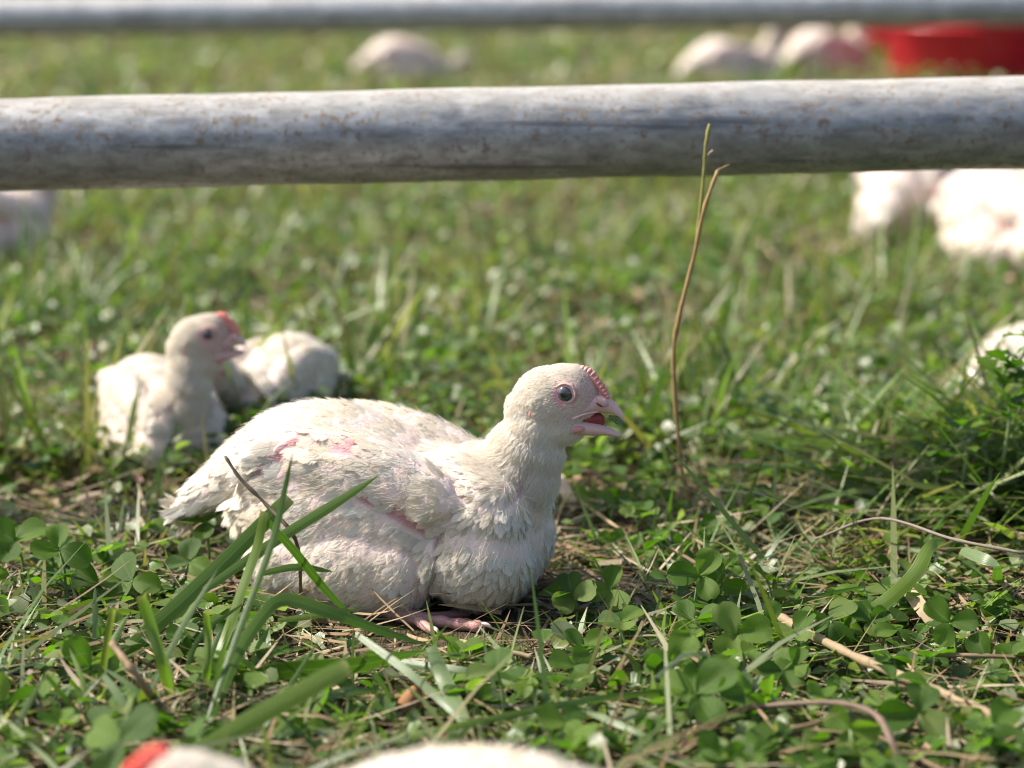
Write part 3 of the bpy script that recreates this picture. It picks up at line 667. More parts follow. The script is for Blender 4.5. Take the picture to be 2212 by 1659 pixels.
NB = loc(1100, 1075); HDP = loc(1180, 880); AX = unit(HDP - NB); AL = np.linalg.norm(HDP - NB); UB0, UB1 = loc(950, 1000)[0], loc(1050, 1000)[0]
def poser(yaw=0, pitch=0, du=0, dz=0, hs=1.0):
    def f(P):
        P = np.asarray(P, float); sh = P.shape; Q = P.reshape(-1, 3).copy()
        if yaw == pitch == du == dz == 0: return P
        t = (Q - NB) @ AX / AL; wg = sstep(-.1, 1.0, t) * sstep(UB0, UB1, Q[:, 0])
        if hs != 1: Q = HDP + (Q - HDP) * (1 + (hs - 1) * (1 - sstep(105, 200, hd(Q, 1205, 868))))[:, None]
        d = Q - NB; a = wg * R(pitch); c, s = np.cos(a), np.sin(a)
        d = np.stack([d[:, 0] * c - d[:, 2] * s, d[:, 1], d[:, 0] * s + d[:, 2] * c], 1)
        a = wg * R(yaw); c, s = np.cos(a), np.sin(a)
        d = np.stack([d[:, 0] * c - d[:, 1] * s, d[:, 0] * s + d[:, 1] * c, d[:, 2]], 1)
        Q = NB + d + wg[:, None] * np.array([du, 0, dz]); return Q.reshape(sh)
    return f
def body_col(V):
    e = hd(V, 1240, 866); face = 1.15 * (1 - sstep(45, 105, e)) + .45 * (1 - sstep(22, 42, hd(V, 1220, 845)))
    pk = np.clip(np.maximum(bare(V) * 1.25, np.clip(face, 0, 1) * .95) + .10, 0, 1)[:, None]
    return np.array([.80, .72, .64]) * (1 - pk) + np.array([.64, .30, .32]) * pk
HI = body_mesh(.00165, 7); LO = body_mesh(.0035, 3)
PL_HI = plumage(*HI, 40000, .56, 1.32); PL_LO = plumage(*LO, 9000, .75, 1.3)
DN_HI = down(*HI, 80000); DN_LO = down(*LO, 9000, 2.0)
HEAD = head_parts(); EYES = [eye_mesh(1), eye_mesh(-1)]; FEET = [foot_parts(1), foot_parts(-1)]
COMB1, COMB2 = comb_part(1.0), comb_part(1.7)
def chick(x, y, th, label, pose=None, lod=1, scale=1.0, comb=0, open_beak=True, group='white chicks in the grass', z=0.0):
    """local frame: u -> +X, s -> -Y"""
    f0 = pose or poser(); flip = np.array([1, -1, 1.])
    f = lambda P: f0(P) * flip
    root = empty('chicken', (x, y, float(gz(x, y)) - .001 + z), th); root.scale = (scale,) * 3
    body, pl, dn = (HI, PL_HI, DN_HI) if lod else (LO, PL_LO, DN_LO)
    rev = lambda F: np.ascontiguousarray(F[:, ::-1])
    link('body', mk_mesh('body', f(body[0]), rev(body[1]), {'col': body_col(body[0])}), M_skin, root)
    link('plumage', mk_mesh('plumage', f(pl[0]), rev(pl[1]), {'col': pl[3]}, {'uvr': pl[2], 'bn': pl[4] * flip}), M_feather, root)['kind'] = 'stuff'
    h = link('down', to_hair('down', f(dn[0]), dn[1], M_down), None, root); h['kind'] = 'stuff'
    hp = {}
    for nm, (V, F), m in HEAD:
        if not open_beak and nm in ('mouth_lining', 'tongue'): continue
        V = V.copy()
        if not open_beak and nm == 'lower_beak':
            c = loc(1235, 905); a = R(13) ; d = V - c
            V = c + np.stack([d[:, 0] * math.cos(a) - d[:, 2] * math.sin(a), d[:, 1], d[:, 0] * math.sin(a) + d[:, 2] * math.cos(a)], 1)
        mm = m
        hp[nm] = link(nm, pymesh(nm, f(V), [q[::-1] for q in F]), mm, root)
    for V, F, r in EYES:
        link('eye', mk_mesh('eye', f(V), F, None, {'uvr': r}), M_eye, root)
    cV, cF = COMB2 if comb else COMB1
    link('comb', pymesh('comb', f(cV), [q[::-1] for q in cF]), (M_comb, M_comb_mid, M_comb_red)[comb], root)
    for (V, F), cl in FEET:
        ft = link('foot', pymesh('foot', f(V), [q[::-1] for q in F]), M_foot, root)
        for cv, cf in cl: link('claw', pymesh('claw', f(cv), [q[::-1] for q in cf]), M_claw, ft)
    return tag(root, label, 'chicken', group)
chick(O0[0], O0[1], TH0, 'sharp white chick sitting in front with its beak open')
chick(PY(420, 1000, 1.64)[0] - .026, 1.64, R(-62), 'white chick at left with upright head and salmon comb looking right', poser(-54, 4, -.010, .022, 1.34), 1, .66, 1, False)
chick(PY(600, 900, 1.74)[0], 1.735, R(-118), 'hunched white chick right behind the upright headed chick at left', poser(0, -15, -.01, -.02), 1, .66, 0, False)
chick(-.026, .772, R(163), 'white chick at bottom edge with red comb, closest to the camera', poser(-16, 8, -.018, -.040), 1, 1.03, 2, False, z=-.0145)
g = G(2235, 850); chick(.417, 1.70, R(25), 'white chick at the right edge behind a leafy weed', None, 1, .77, 0, False)
g = G(2010, 540); chick(g[0] - .02, 2.68, R(60), 'blurred white chick below the pipe at right, left one of two', None, 0, 1.05, 0, False)
g = G(2170, 560); chick(g[0] - .02, 2.5, R(-60), 'blurred white chick below the pipe at the right edge', None, 0, 1.0, 0, False)
g = G(40, 520); chick(g[0] - .03, 2.55, R(15), 'blurred white chick cut by the left edge below the pipe', None, 0, 1.0, 0, False)
g = G(885, 180); chick(g[0] - .005, 5.05, R(10), 'lone white chick far behind at the top centre above the pipe', poser(0, -20, .0, -.06), 0, .92, 0, False)
g = G(1570, 186); chick(g[0], 5.0, R(20), 'far white chick at top left of the red feeder pan', None, 0, 1.0, 0, False)
g = G(1770, 165); chick(g[0], 5.25, R(35), 'far white chick with pink head right beside the red bucket', None, 0, 1.0, 1, False)

# ------------------------------------------------------------------ single grass blades, stems and clovers
def ribbon(name, pts, width_px, label, cat, color, group=None, n=22, fold=.14, cut=False, mat=None, facing=None):
    """a blade along pts; each point (px, py, ('z', height) or ('y', depth))"""
    Q = np.array([G(a, b, v) if k == 'z' else PY(a, b, v) for a, b, (k, v) in pts]); C = catmull(Q, n)
    T = unit(np.gradient(C, axis=0)); view = unit(C0 - C)
    B = unit(np.cross(T, view)); Nn = np.cross(B, T); ang = facing if facing is not None else random.uniform(-.5, .5)
    B2 = B * math.cos(ang) + Nn * math.sin(ang); N2 = np.cross(T, B2)
    mpp = np.linalg.norm(C - C0, axis=1) / FPX
    v = np.linspace(0, 1, n); prof = np.interp(v, [0, .25, .6, .85, 1], [.65, .95, 1, .62, .04] if not cut else [.75, 1, 1, .95, .85])
    W = 1.15 * width_px * mpp * prof * .5; uu = np.array([-1, -.5, 0, .5, 1.])
    X = C[:, None] + B2[:, None] * (W[:, None] * uu[None])[:, :, None] + N2[:, None] * (W[:, None] * fold * np.abs(uu)[None])[:, :, None]
    base = C[0].copy(); uvr = np.zeros((n, 5, 3)); uvr[..., 0] = uu; uvr[..., 1] = v[:, None]; uvr[..., 2] = random.random()
    col = np.array(color)[None, None] * np.ones((n, 5, 1))
    if cut: k = (sstep(.93, 1, v))[:, None, None]; col = col * (1 - k) + np.array([.42, .36, .16]) * k
    me = mk_mesh(name, (X - base).reshape(-1, 3), grid_faces(1, n, 5), {'col': col.reshape(-1, 3)}, {'uvr': uvr.reshape(-1, 3)})
    o = link(name, me, mat or M_grass); o.location = base
    return tag(o, label, cat, group)
def rod(name, pts, r0, r1, label, cat, color, n=24, k=8, wob=.0):
    Q = np.array([G(a, b, v) if kk == 'z' else PY(a, b, v) for a, b, (kk, v) in pts]); C = catmull(Q, n)
    rad = np.linspace(r0, r1, n) * (1 + .12 * np.sin(np.arange(n) * 1.7) + .08 * rng.normal(size=n)); rad[0] *= .8
    if wob: C += rng.normal(0, wob, C.shape) * np.array([1, 1, 1])
    V, F = tube(C, rad, k); base = C[0].copy()
    me = pymesh(name, V - base, F); c = np.tile(np.append(np.array(color), 1), len(me.vertices)).astype(np.float32)
    me.attributes.new('col', 'FLOAT_COLOR', 'POINT').data.foreach_set('color', c)
    o = link(name, me, M_dry); o.location = base; return tag(o, label, cat)
DG, MG, LG, PG = (.055, .12, .012), (.09, .17, .018), (.15, .23, .03), (.20, .27, .13)
z, y_ = (lambda v: ('z', v)), (lambda v: ('y', v))
GB = 'broad grass blades in front'
ribbon('broad_grass', [(231, 1444, z(.004)), (430, 1265, y_(1.18)), (625, 1075, y_(1.20))], 31, 'widest grass blade slanting up to the torn tip left of the sharp chick', 'grass blade', MG, GB, cut=True, facing=.1)
ribbon('broad_grass', [(440, 1275, y_(1.17)), (600, 1165, y_(1.185)), (720, 1090, y_(1.19)), (820, 1026, y_(1.19))], 21, 'pointed grass blade crossing the chick\'s flank up to the right', 'grass blade', MG, GB, facing=.2)
ribbon('broad_grass', [(430, 1612, z(.004)), (510, 1380, y_(1.09)), (585, 1180, y_(1.12)), (612, 1070, y_(1.13)), (632, 980, y_(1.13))], 14, 'tall thin grass blade standing nearly upright before the chick\'s rump', 'grass blade', DG, GB, facing=.3)
ribbon('broad_grass', [(580, 1128, y_(1.17)), (640, 1195, y_(1.18)), (700, 1270, y_(1.19)), (772, 1345, y_(1.2))], 17, 'grass blade sloping down right across the chick\'s thigh', 'grass blade', DG, GB, facing=.2)
ribbon('broad_grass', [(440, 1600, z(.003)), (500, 1440, y_(1.10)), (556, 1345, y_(1.12)), (612, 1295, y_(1.13)), (720, 1325, y_(1.13)), (823, 1362, y_(1.135)), (935, 1397, y_(1.14))], 26, 'long grass blade bent over in an arch below the chick', 'grass blade', MG, GB, n=34, facing=.15)
ribbon('broad_grass', [(420, 1628, z(.02)), (560, 1545, y_(1.0)), (680, 1478, y_(1.0)), (752, 1440, y_(1.0))], 38, 'blurred thick grass blade with yellow cut end near the bottom edge', 'grass blade', LG, GB, cut=True, facing=.1)
ribbon('broad_grass', [(387, 1552, z(.0)), (360, 1450, y_(1.085)), (330, 1350, y_(1.09)), (309, 1286, y_(1.09))], 24, 'stout upright grass stalk with frayed top at left', 'grass blade', LG, GB, cut=True, fold=.8)
ribbon('broad_grass', [(215, 1565, z(.0)), (222, 1480, y_(1.10)), (232, 1400, y_(1.10)), (246, 1318, y_(1.10))], 15, 'yellowing grass stalk with brown tip at far left', 'grass blade', (.16, .17, .04), GB, cut=True, fold=.8)
ribbon('broad_grass', [(438, 1540, z(.0)), (450, 1450, y_(1.1)), (452, 1370, y_(1.11)), (448, 1325, y_(1.11))], 15, 'short cut green stalk beside the bent arch blade', 'grass blade', LG, GB, cut=True, fold=.8)
ribbon('broad_grass', [(410, 1560, z(.005)), (470, 1420, y_(1.14)), (520, 1280, y_(1.16)), (555, 1180, y_(1.17)), (570, 1105, y_(1.17))], 20, 'bright grass blade bundled with the widest slanting blade', 'grass blade', LG, GB, cut=True, facing=.5)
ribbon('broad_grass', [(930, 1396, y_(1.12)), (965, 1480, y_(1.10)), (1026, 1596, z(.01))], 30, 'pale grass blade pointing down from the arch tip', 'grass blade', PG, GB, facing=.1)
ribbon('broad_grass', [(770, 1370, y_(1.13)), (880, 1450, y_(1.10)), (960, 1520, y_(1.08)), (1030, 1592, z(.008))], 17, 'pale grass blade running diagonally beneath the chick\'s foot', 'grass blade', PG, GB, facing=.2)
ribbon('broad_grass', [(860, 1430, z(.012)), (1000, 1452, z(.014)), (1110, 1470, z(.012)), (1206, 1484, z(.01))], 21, 'flat grass blade lying level with a cut pale end right of centre', 'grass blade', DG, GB, cut=True, facing=.2)
ribbon('broad_grass', [(790, 1610, z(.008)), (1000, 1566, z(.02)), (1213, 1523, z(.022)), (1370, 1500, z(.018)), (1600, 1482, z(.008))], 15, 'long thin grass blade lying level above the near chick\'s back', 'grass blade', LG, GB, n=34, facing=.2)
ribbon('broad_grass', [(1080, 1470, z(.012)), (1219, 1516, z(.016)), (1360, 1575, z(.016)), (1500, 1632, z(.01))], 13, 'thin grass blade sloping down right through the clover', 'grass blade', MG, GB, facing=.2)
ribbon('broad_grass', [(1240, 1598, z(.006)), (1350, 1555, z(.015)), (1470, 1512, z(.018))], 8, 'very thin bluish grass blade rising right at bottom centre', 'grass blade', PG, GB)
ribbon('broad_grass', [(505, 1475, z(.006)), (620, 1450, z(.02)), (760, 1440, z(.02)), (920, 1405, z(.02))], 40, 'wide dark grass blade lying low under the arch', 'grass blade', DG, GB, facing=-.5)
ribbon('broad_grass', [(130, 1345, z(.006)), (200, 1325, z(.016)), (310, 1322, z(.012))], 18, 'short broad grass blade lying at left below clover', 'grass blade', LG, GB, facing=-.3)
ribbon('broad_grass', [(0, 1650, z(.004)), (40, 1560, y_(1.05)), (98, 1456, y_(1.05))], 14, 'bluish grass blade rising at the lower left corner', 'grass blade', PG, GB)
ribbon('broad_grass', [(98, 1456, y_(1.05)), (160, 1530, y_(1.05)), (250, 1612, z(.01))], 12, 'folded grass blade falling right from the corner blade\'s tip', 'grass blade', MG, GB)
ribbon('broad_grass', [(222, 1458, y_(1.06)), (260, 1510, y_(1.05)), (312, 1608, z(.01))], 16, 'pale blade curving down right of the yellowing stalk', 'grass blade', PG, GB)
ribbon('broad_grass', [(1834, 1340, z(.012)), (1910, 1300, z(.022)), (1975, 1240, z(.04)), (2008, 1182, z(.052)), (2040, 1166, z(.05))], 28, 'curled broad grass blade arching up at right', 'grass blade', LG, GB, n=30, facing=.2)
ribbon('broad_grass', [(2156, 1220, z(.05)), (2150, 1280, y_(1.33)), (2136, 1358, z(.012))], 22, 'grass blade hanging straight down at the right edge', 'grass blade', MG, GB, facing=.2)
ribbon('broad_grass', [(2075, 1188, z(.05)), (2120, 1205, z(.052)), (2160, 1222, z(.05))], 22, 'short pale blade joining the hanging blade at right', 'grass blade', PG, GB, facing=.2)
ribbon('broad_grass', [(1660, 1322, z(.01)), (1760, 1290, z(.02)), (1890, 1262, z(.022))], 9, 'thin grass blade lying level left of the curled blade', 'grass blade', MG, GB)
TUFT = [((300, 1560), (380, 1380), (470, 1230), 12), ((455, 1600), (470, 1470), (500, 1330), 14), ((200, 1600), (180, 1480), (150, 1400), 10), ((520, 1560), (610, 1500), (690, 1380), 11), ((350, 1600), (300, 1500), (220, 1440), 13), ((480, 1480), (560, 1420), (660, 1400), 12),
 ((640, 1560), (720, 1500), (840, 1490), 18), ((150, 1500), (210, 1420), (300, 1390), 9), ((560, 1600), (640, 1560), (760, 1560), 16), ((390, 1500), (430, 1380), (530, 1300), 10), ((600, 1340), (680, 1330), (790, 1310), 12), ((560, 1240), (640, 1225), (720, 1235), 14), ((90, 1640), (150, 1600), (270, 1590), 12)]
for k in range(14):
    bx, by = random.uniform(180, 600), random.uniform(1420, 1640); dx = random.uniform(-40, 150); ln = random.uniform(80, 210)
    TUFT.append(((bx, by), (bx + dx * .4, by - ln * .6), (bx + dx, by - ln), random.uniform(8, 16)))
for i, (a, b, c_, wd) in enumerate(TUFT):
    ya = float(G(a[0], a[1], .003)[1]); yb = ya + .03
    if i in (10, 11): ya = yb = 1.19
    ribbon('tuft_grass', [(a[0], a[1], y_(ya)), (b[0], b[1], y_((ya + yb) / 2)), (c_[0], c_[1], y_(yb))], wd, 'narrow grass leaf in the tuft left of the sharp chick', 'grass leaf', random.choice([DG, MG, LG, PG]), 'narrow leaves of the left tuft', n=14)
# dry pieces
rod('dry_stalk', [(1512, 1146, z(.0)), (1478, 1040, y_(1.44)), (1463, 920, y_(1.43)), (1455, 770, y_(1.42)), (1468, 680, y_(1.415)), (1498, 560, y_(1.41)), (1522, 450, y_(1.40)), (1551, 368, y_(1.40))], .0014, .0013, 'tall brown dry stem standing right of the sharp chick\'s beak', 'stem', (.46, .30, .13), n=40)
rod('dry_stalk', [(1500, 560, y_(1.417)), (1512, 460, y_(1.415)), (1521, 370, y_(1.412)), (1524, 320, y_(1.41)), (1533, 268, y_(1.41))], .0009, .0011, 'thin green yellow stem twined against the tall brown stem', 'stem', (.34, .33, .10), n=26)
rod('dry_stalk', [(486, 985, y_(1.21)), (520, 1035, y_(1.205)), (575, 1090, y_(1.20)), (640, 1170, y_(1.195)), (650, 1290, z(.01))], .0009, .0012, 'dark dry stem leaning across the chick\'s tail', 'stem', (.14, .11, .08), n=24)
rod('dry_stalk', [(240, 1388, y_(1.07)), (300, 1465, y_(1.06)), (355, 1545, z(.003))], .0017, .0020, 'tan broken stem leaning against the yellowing stalk', 'stem', (.40, .28, .16))
rod('dry_stalk', [(1682, 1331, z(.012)), (1760, 1375, z(.014)), (1866, 1427, z(.014)), (2030, 1495, z(.014)), (2190, 1566, z(.012)), (2290, 1610, z(.01))], .0027, .0024, 'thick tan stem lying diagonally through clover at lower right', 'stem', (.38, .29, .17), n=40)
rod('dry_stalk', [(1600, 1530, z(.014)), (1720, 1520, z(.022)), (1817, 1520, z(.026)), (1891, 1544, z(.026)), (1925, 1600, z(.022)), (1955, 1670, z(.008))], .0013, .0017, 'dark bent twig arching over clover at lower right', 'stem', (.20, .14, .11), n=30)
rod('dry_stalk', [(1970, 1413, z(.01)), (2090, 1416, z(.012)), (2230, 1421, z(.01))], .0014, .0012, 'straight reddish straw stem lying level at the right edge', 'stem', (.36, .24, .15))
rod('dry_stalk', [(1760, 1165, z(.03)), (1900, 1120, z(.05)), (2060, 1165, z(.055)), (2212, 1195, z(.055))], .0009, .001, 'thin grey twig on top of the mown grass heap', 'stem', (.22, .19, .16))
rod('dry_stalk', [(965, 1380, z(.004)), (1060, 1398, z(.012)), (1150, 1420, z(.01))], .0012, .0014, 'tan straw lying in front of the chick\'s toes', 'stem', (.40, .31, .19))
ribbon('dry_leaf', [(1955, 1268, z(.02)), (1990, 1312, z(.016)), (2022, 1356, z(.008))], 26, 'wide tan dry leaf strip below the curled blade', 'dry leaf', (.42, .33, .2), mat=M_dry, cut=True)
ribbon('dry_leaf', [(1205, 1025, z(.028)), (1222, 1060, z(.022)), (1245, 1098, z(.014))], 22, 'cream dry leaf strip standing just behind the chick\'s breast', 'dry leaf', (.50, .42, .3), mat=M_dry, cut=True)
def bud():
    g = G(880, 1535, .004); o = empty('seed_pod', g)
    prof = [(.0003, -.004), (.003, -.003), (.0056, .001), (.0058, .005), (.0042, .010), (.0018, .0145), (.0003, .017)]
    V, F = lathe(prof, 14); V = np.array(V); V[:, 0] += .004 * (V[:, 2] / .017) ** 2
    me = pymesh('husk', V, F); c = np.tile(np.array([.34, .15, .06, 1], np.float32), len(me.vertices)); me.attributes.new('col', 'FLOAT_COLOR', 'POINT').data.foreach_set('color', c)
    link('husk', me, M_dry, o)
    V, F = tube([(0, 0, .0), (-.003, -.004, -.002), (-.008, -.004, -.003)], [.001, .001, .0008], 6); me = pymesh('stalk', V, F)
    me.attributes.new('col', 'FLOAT_COLOR', 'POINT').data.foreach_set('color', np.tile(np.array([.25, .17, .1, 1], np.float32), len(me.vertices))); link('stalk', me, M_dry, o)
    o.rotation_euler = (R(-10), R(12), 0); tag(o, 'small reddish brown pod lying under the pale blades', 'seed pod')
bud()

# clover: a stem and three leaflets
def leaflet_mesh(i):
    r = random.Random(i); n, m = 9, 7; vv = np.linspace(0, 1, n); uu = np.linspace(-1, 1, m)
    ww = np.interp(vv, [0, .08, .25, .5, .72, .88, .96, 1], [.06, .28, .62, .9, .98, .80, .55, .34]) * r.uniform(.40, .52)
    fold, bend, wave = r.uniform(.05, .55), r.uniform(-.1, .35), r.uniform(.02, .05)
    V = np.zeros((n, m, 3)); notch = r.uniform(.0, .06)
    for a in range(n):
        for b in range(m):
            u = uu[b]; ser = .012 * ((a + b) % 2) * (abs(u) > .9)
            V[a, b] = (vv[a] - notch * vv[a] ** 6 * (1 - abs(u)) , u * (ww[a] + ser), fold * abs(u) * ww[a] - bend * vv[a] ** 2 + wave * math.sin(5 * vv[a] + 3 * u + i))
    uvr = np.zeros((n, m, 3)); uvr[..., 0] = uu; uvr[..., 1] = vv[:, None]; uvr[..., 2] = r.random()
    me = mk_mesh('leaflet', V.reshape(-1, 3), grid_faces(1, n, m), None, {'uvr': uvr.reshape(-1, 3)}); me.materials.append(M_clover); return me
LEAVES = [leaflet_mesh(i) for i in range(10)]
def stem_mesh(i):
    r = random.Random(100 + i); dx, dy = r.uniform(-.35, .35), r.uniform(-.35, .35)
    t = np.linspace(0, 1, 7); P = np.stack([dx * (t - t * t), dy * (t - t * t), t], 1); V, F = tube(P, .02, 6); V[:, :2] = V[:, :2]
    me = pymesh('stem', V, F); me.materials.append(M_stem); return me
STEMS = [stem_mesh(i) for i in range(6)]
def clover(x, y, ztop, size, label, group='clover plants in the turf', tilt=None, az=None, up=0.0, tx=None):
    zb = float(gz(x, y)) - .002; h = max(ztop - zb, .008); o = empty('clover', (x, y, zb)); lean = (random.uniform(-.2, .2) * min(h, .03), random.uniform(-.2, .2) * min(h, .03))
    st = link('stem', random.choice(STEMS), None, o); st.scale = (.045 if h > .02 else .05, .045 if h > .02 else .05, h)
    a0 = az if az is not None else random.uniform(0, 6.28); tl = tilt if tilt is not None else random.gauss(.3, .4)
    tx = random.gauss(0, .9) if tx is None else tx
    W = Matrix.Rotation(tl, 4, Vector((math.cos(tx), math.sin(tx), 0)))
    for k in range(3):
        l = link('leaflet', random.choice(LEAVES), None, o); a = a0 + k * 2.094 + random.uniform(-.2, .2)
        s = size * random.uniform(.85, 1.1)
        M = Matrix.Translation((0, 0, h)) @ W @ Matrix.Rotation(a, 4, 'Z') @ Matrix.Rotation(-random.uniform(-.1, .5) - up, 4, 'Y') @ Matrix.Rotation(random.gauss(0, .2), 4, 'X') @ Matrix.Scale(s, 4)
        l.matrix_local = M
    return tag(o, label, 'clover', group)
HERO = [  # px, py of the leaf centre, height, size, tilt towards camera, label
 (1512, 1245, .034, .020, .9, 'tall bright clover standing alone right of the sharp chick\'s breast'),
 (440, 1128, .040, .017, .7, 'crinkled clover with raised leaflets right below the chick\'s tail'),
 (128, 1185, .040, .021, .8, 'tall clover with folded leaf at left, on a long pale stem'),
 (32, 1170, .034, .022, .9, 'clover with a big round leaf at the left edge'),
 (410, 1215, .022, .019, .7, 'clover with fan leaf behind the widest slanting blade'),
 (285, 1255, .020, .022, .9, 'dark clover with toothed leaf left of the wide blade'),
 (212, 1262, .018, .021, .7, 'clover with broad leaf left of the dark toothed clover'),
 (195, 1440, .020, .020, .9, 'dark clover beside the yellowing stalk at lower left'),
 (10, 1520, .018, .022, .9, 'dark clover cut by the left edge near the bottom'),
 (1342, 1345, .022, .017, .6, 'clover with small upright leaf right of the chick\'s foot'),
 (1590, 1372, .022, .024, 1.0, 'clover with large yellow lit leaf at lower right'),
 (1500, 1340, .022, .018, .5, 'clover with narrow leaf left of the yellow lit one'),
 (1452, 1430, .022, .019, 1.0, 'pale clover with upright oval leaf beneath the yellow lit one'),
 (1262, 1400, .016, .017, .4, 'pale clover lying open below the chick\'s breast'),
 (1235, 1285, .022, .018, .8, 'shaded clover touching the chick\'s breast'),
 (1320, 1275, .022, .019, .8, 'dark clover with paired leaves in the chick\'s shadow'),
 (1075, 1452, .030, .020, .2, 'bright clover leaf seen edge on over the flat blade'),
 (2052, 1345, .022, .020, 1.0, 'clover with round leaf beside the tan dry leaf strip'),
 (1665, 1345, .020, .016, .8, 'small grey green clover at the thick tan stem\'s end'),
 (1505, 1500, .024, .024, .4, 'large blurred clover at bottom right of centre'),
 (1985, 1540, .020, .022, .8, 'clover with serrated leaf below the thick tan stem'),
 (260, 1600, .035, .024, .9, 'bright yellow green clover behind the near chick\'s comb'),
 (1240, 1440, .016, .018, .5, 'crinkled clover left of the pale oval leaf'),
 (1690, 1450, .016, .016, .8, 'bright clover in the middle of the lower right turf'),
]
for px, py, h, s, t, lab in HERO:
    g = G(px, py, h); clover(g[0], g[1], h, s * .88, lab, tilt=t, az=random.uniform(0, 6.28), tx=random.gauss(0, .25))
SPOTS = [(1290, 1300, "beside the sharp chick's shaded breast"), (1560, 1410, "around the large yellow lit clover"), (1500, 1270, "below the tall lone clover"), (1750, 1390, "at the upper end of the thick tan stem"),
 (2050, 1530, "at the lower end of the thick tan stem"), (1800, 1570, "under the dark bent twig"), (2100, 1410, "near the straight reddish straw at right"), (2120, 1640, "in the bottom right corner"),
 (1400, 1540, "right of the flat cut blade's pale end"), (1560, 1640, "at the bottom edge right of the near chick"), (1900, 1290, "under the curled broad blade"), (40, 1220, "at the left edge"), (300, 1300, "left of the widest slanting blade"),
 (120, 1440, "around the dark clover at lower left"), (320, 1580, "at the foot of the stout frayed stalk"), (50, 1620, "in the bottom left corner"), (490, 1450, "behind the bent arch blade"), (720, 1450, "under the bent arch blade's tip"),
 (900, 1540, "by the reddish brown pod"), (1120, 1410, "before the sharp chick's toes"), (1110, 1570, "just above the near chick's back"), (1290, 1110, "just behind the sharp chick's breast"), (1560, 1130, "at the foot of the tall brown stem"), (440, 1200, "below the sharp chick's tail")]
def clover_patch(n, x0, x1, y0, y1, Sr=(.009, .018), Hr=(.006, .024)):
    k = 0
    while k < n:
        px, py = random.uniform(x0, x1), random.uniform(y0, y1); h = random.uniform(*Hr); g = G(px, py, h)
        if under_bird(np.array([g[0]]), np.array([g[1]]))[0]: continue
        w_ = min(SPOTS, key=lambda q: (q[0] - px) ** 2 + (1.6 * (q[1] - py)) ** 2)[2]
        clover(g[0], g[1], float(gz(g[0], g[1])) + h, random.uniform(*Sr), 'low clover ' + w_, 'low clovers ' + w_, up=random.uniform(-.5, .2)); k += 1
clover_patch(95, 1190, 2240, 1270, 1665)
clover_patch(55, -20, 560, 1130, 1660)
clover_patch(28, 560, 1190, 1390, 1600)
clover_patch(45, 1200, 1700, 1030, 1270, (.009, .015))
# mown heap and the weed on it
def heap():
    n = 2600; x = rng.normal(.37, .085, n); y = rng.normal(1.52, .08, n); keep = x > .2; x, y = x[keep], y[keep]; n = len(x)
    P = np.stack([x, y, gz(x, y) + rng.uniform(0, .02, n)], 1)
    az = rng.normal(R(25), .6, n) + np.where(rng.random(n) < .3, math.pi, 0)
    V, F, uvr = strips(n, P, az, np.clip(rng.normal(1.2, .25, n), .4, 1.5), rng.uniform(.04, .12, n), rng.uniform(.002, .0046, n), rng.random(n) * .4, twist=rng.normal(0, .6, n))
    c = GREEN[rng.integers(0, len(GREEN), n)] * rng.uniform(.85, 1.5, (n, 1)); tn = rng.random(n) < .15; c[tn] = TAN[rng.integers(0, len(TAN), tn.sum())]
    tag(link('grass_heap', mk_mesh('grass_heap', V, F, {'col': percol(c, 4, 2)}, {'uvr': uvr.reshape(-1, 3)}), M_grass), 'heap of long mown grass at the right edge', 'grass', kind='stuff')
heap()
def lobed_leaf(i):
    r = random.Random(300 + i); V = [(0, 0, 0)]; half = [(.1, .06), (.25, .2), (.34, .12), (.5, .34), (.6, .16), (.76, .26), (.84, .12), (1.0, 0)]
    L = [(a, b * r.uniform(.8, 1.2)) for a, b in half]; n = len(L); V = []
    for a, b in [(0, .02)] + L: V += [(a, -b, .25 * b - .2 * a * a), (a, 0, -.2 * a * a), (a, b, .25 * b - .2 * a * a)]
    F = [];
    for k in range(n): F += [(3 * k, 3 * k + 1, 3 * k + 4, 3 * k + 3), (3 * k + 1, 3 * k + 2, 3 * k + 5, 3 * k + 4)]
    V = np.array(V); uvr = np.zeros((len(V), 3)); uvr[:, 0] = np.tile([-1, 0, 1], n + 1); uvr[:, 1] = V[:, 0]
    me = mk_mesh('leaf', V, np.array(F), None, {'uvr': uvr}); me.materials.append(M_clover); return me
LOB = [lobed_leaf(i) for i in range(4)]
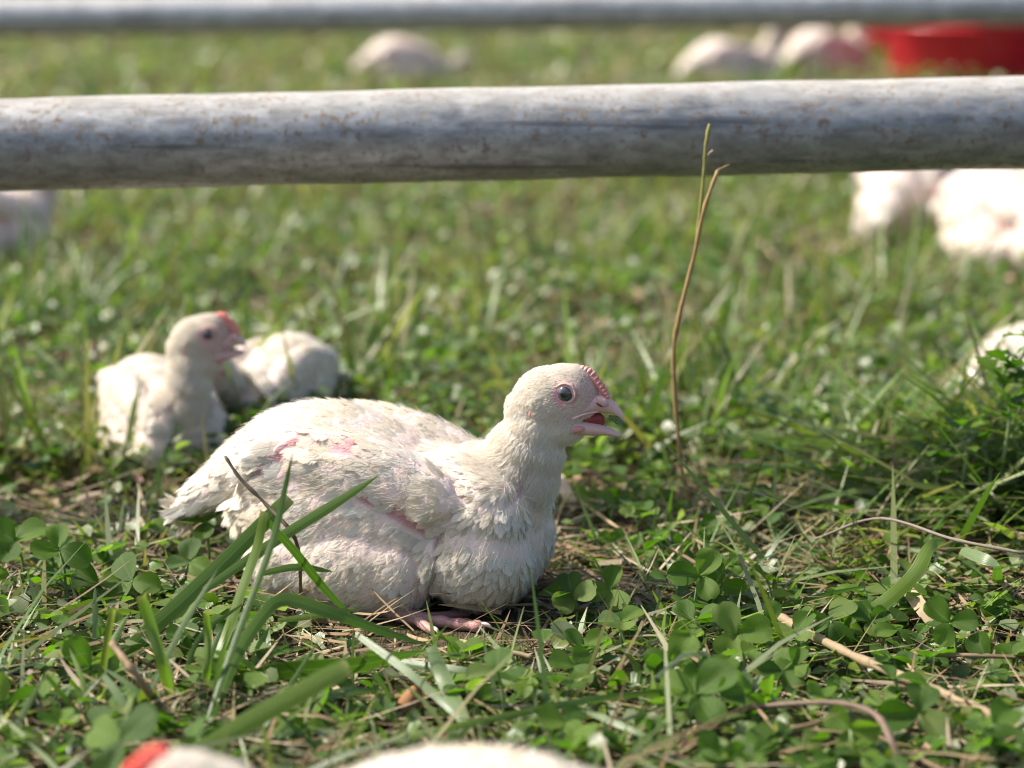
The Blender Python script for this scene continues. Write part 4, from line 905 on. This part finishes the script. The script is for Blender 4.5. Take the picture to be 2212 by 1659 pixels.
def weed(px, py, Y, top_py, nl, label, size=.025):
    b = PY(px, py, Y); t = PY(px + 25, top_py, Y); o = empty('weed_plant', b); h = t[2] - b[2]
    P = catmull([(0, 0, -.02), (.004, 0, h * .35), (-.002, .002, h * .7), (t[0] - b[0], 0, h)], 12); V, F = tube(P, np.linspace(.0014, .0007, 12), 6); link('stem', pymesh('stem', V, F), M_stem, o)
    for k in range(nl):
        f = .25 + .75 * k / (nl - 1); i = min(int(f * 11), 11); a = k * 2.4 + random.uniform(-.3, .3)
        l = link('leaf', random.choice(LOB), None, o)
        l.matrix_local = Matrix.Translation(P[i]) @ Matrix.Rotation(a, 4, 'Z') @ Matrix.Rotation(-random.uniform(.2, .8), 4, 'Y') @ Matrix.Rotation(random.gauss(0, .3), 4, 'X') @ Matrix.Scale(size * random.uniform(.8, 1.2), 4)
    return tag(o, label, 'weed')
weed(2165, 960, 1.42, 770, 14, 'leafy weed with lobed leaves before the white chick at right edge')
weed(2205, 930, 1.44, 730, 13, 'taller leafy weed cut by the right edge, on the heap')
for px, py, tp in ((2075, 1010, 905), (2125, 1060, 930), (2185, 1040, 880), (2010, 1060, 960)):
    o = weed(px, py, 1.43, tp, 10, 'short leafy weed low on the mown heap at right', .02); o['group'] = 'short weeds on the heap'
# thin blurred stalks standing in the background
rod('dry_stalk', [(1551, 368, y_(1.40)), (1562, 362, y_(1.40)), (1576, 356, y_(1.40))], .0008, .0005, 'tiny bent twig on the tip of the tall brown stem', 'stem', (.30, .2, .13), n=8)
rod('dry_stalk', [(1525, 352, y_(1.411)), (1531, 336, y_(1.411)), (1541, 325, y_(1.411))], .0006, .0011, 'pale bud beside the tip of the thin green yellow stem', 'stem', (.45, .36, .25), n=8)
for i, (a, b, c_) in enumerate([((1530, 720), (1660, 390), 'leaning right'), ((1380, 860), (1435, 690), 'with a pale seed head'), ((1990, 930), (1950, 700), 'with pale broad tip by the heap')]):
    Yb = G(*a)[1] if i != 2 else 1.75
    ribbon('tall_grass_stalk', [(a[0], a[1], y_(Yb)), ((a[0] + b[0]) / 2 - 8, (a[1] + b[1]) / 2, y_(Yb)), (b[0], b[1], y_(Yb))], 12 + 3 * i, 'blurred pale grass stalk behind the tall brown stem, ' + c_, 'grass stalk', (.30, .30, .14), fold=.6)
# green shreds in the open beak
def shred():
    c = O0 + F0 * loc(1330, 905)[0] + np.array([0, 0, loc(1330, 905)[2]]); o = empty('grass_clipping', c)
    for k in range(12):
        P = catmull([(-.004, random.uniform(-.002, .002), random.uniform(-.002, .002)), (.001, random.uniform(-.001, .001), random.uniform(-.003, .002)), (.0045, random.uniform(-.002, .002), random.uniform(-.005, .001))], 6)
        V, F = tube(P, np.linspace(.0004, .0002, 6), 5); link('shred', pymesh('shred', V, F), M_stem, o)
    tag(o, 'green grass shreds held in the open beak', 'grass clipping')
shred()
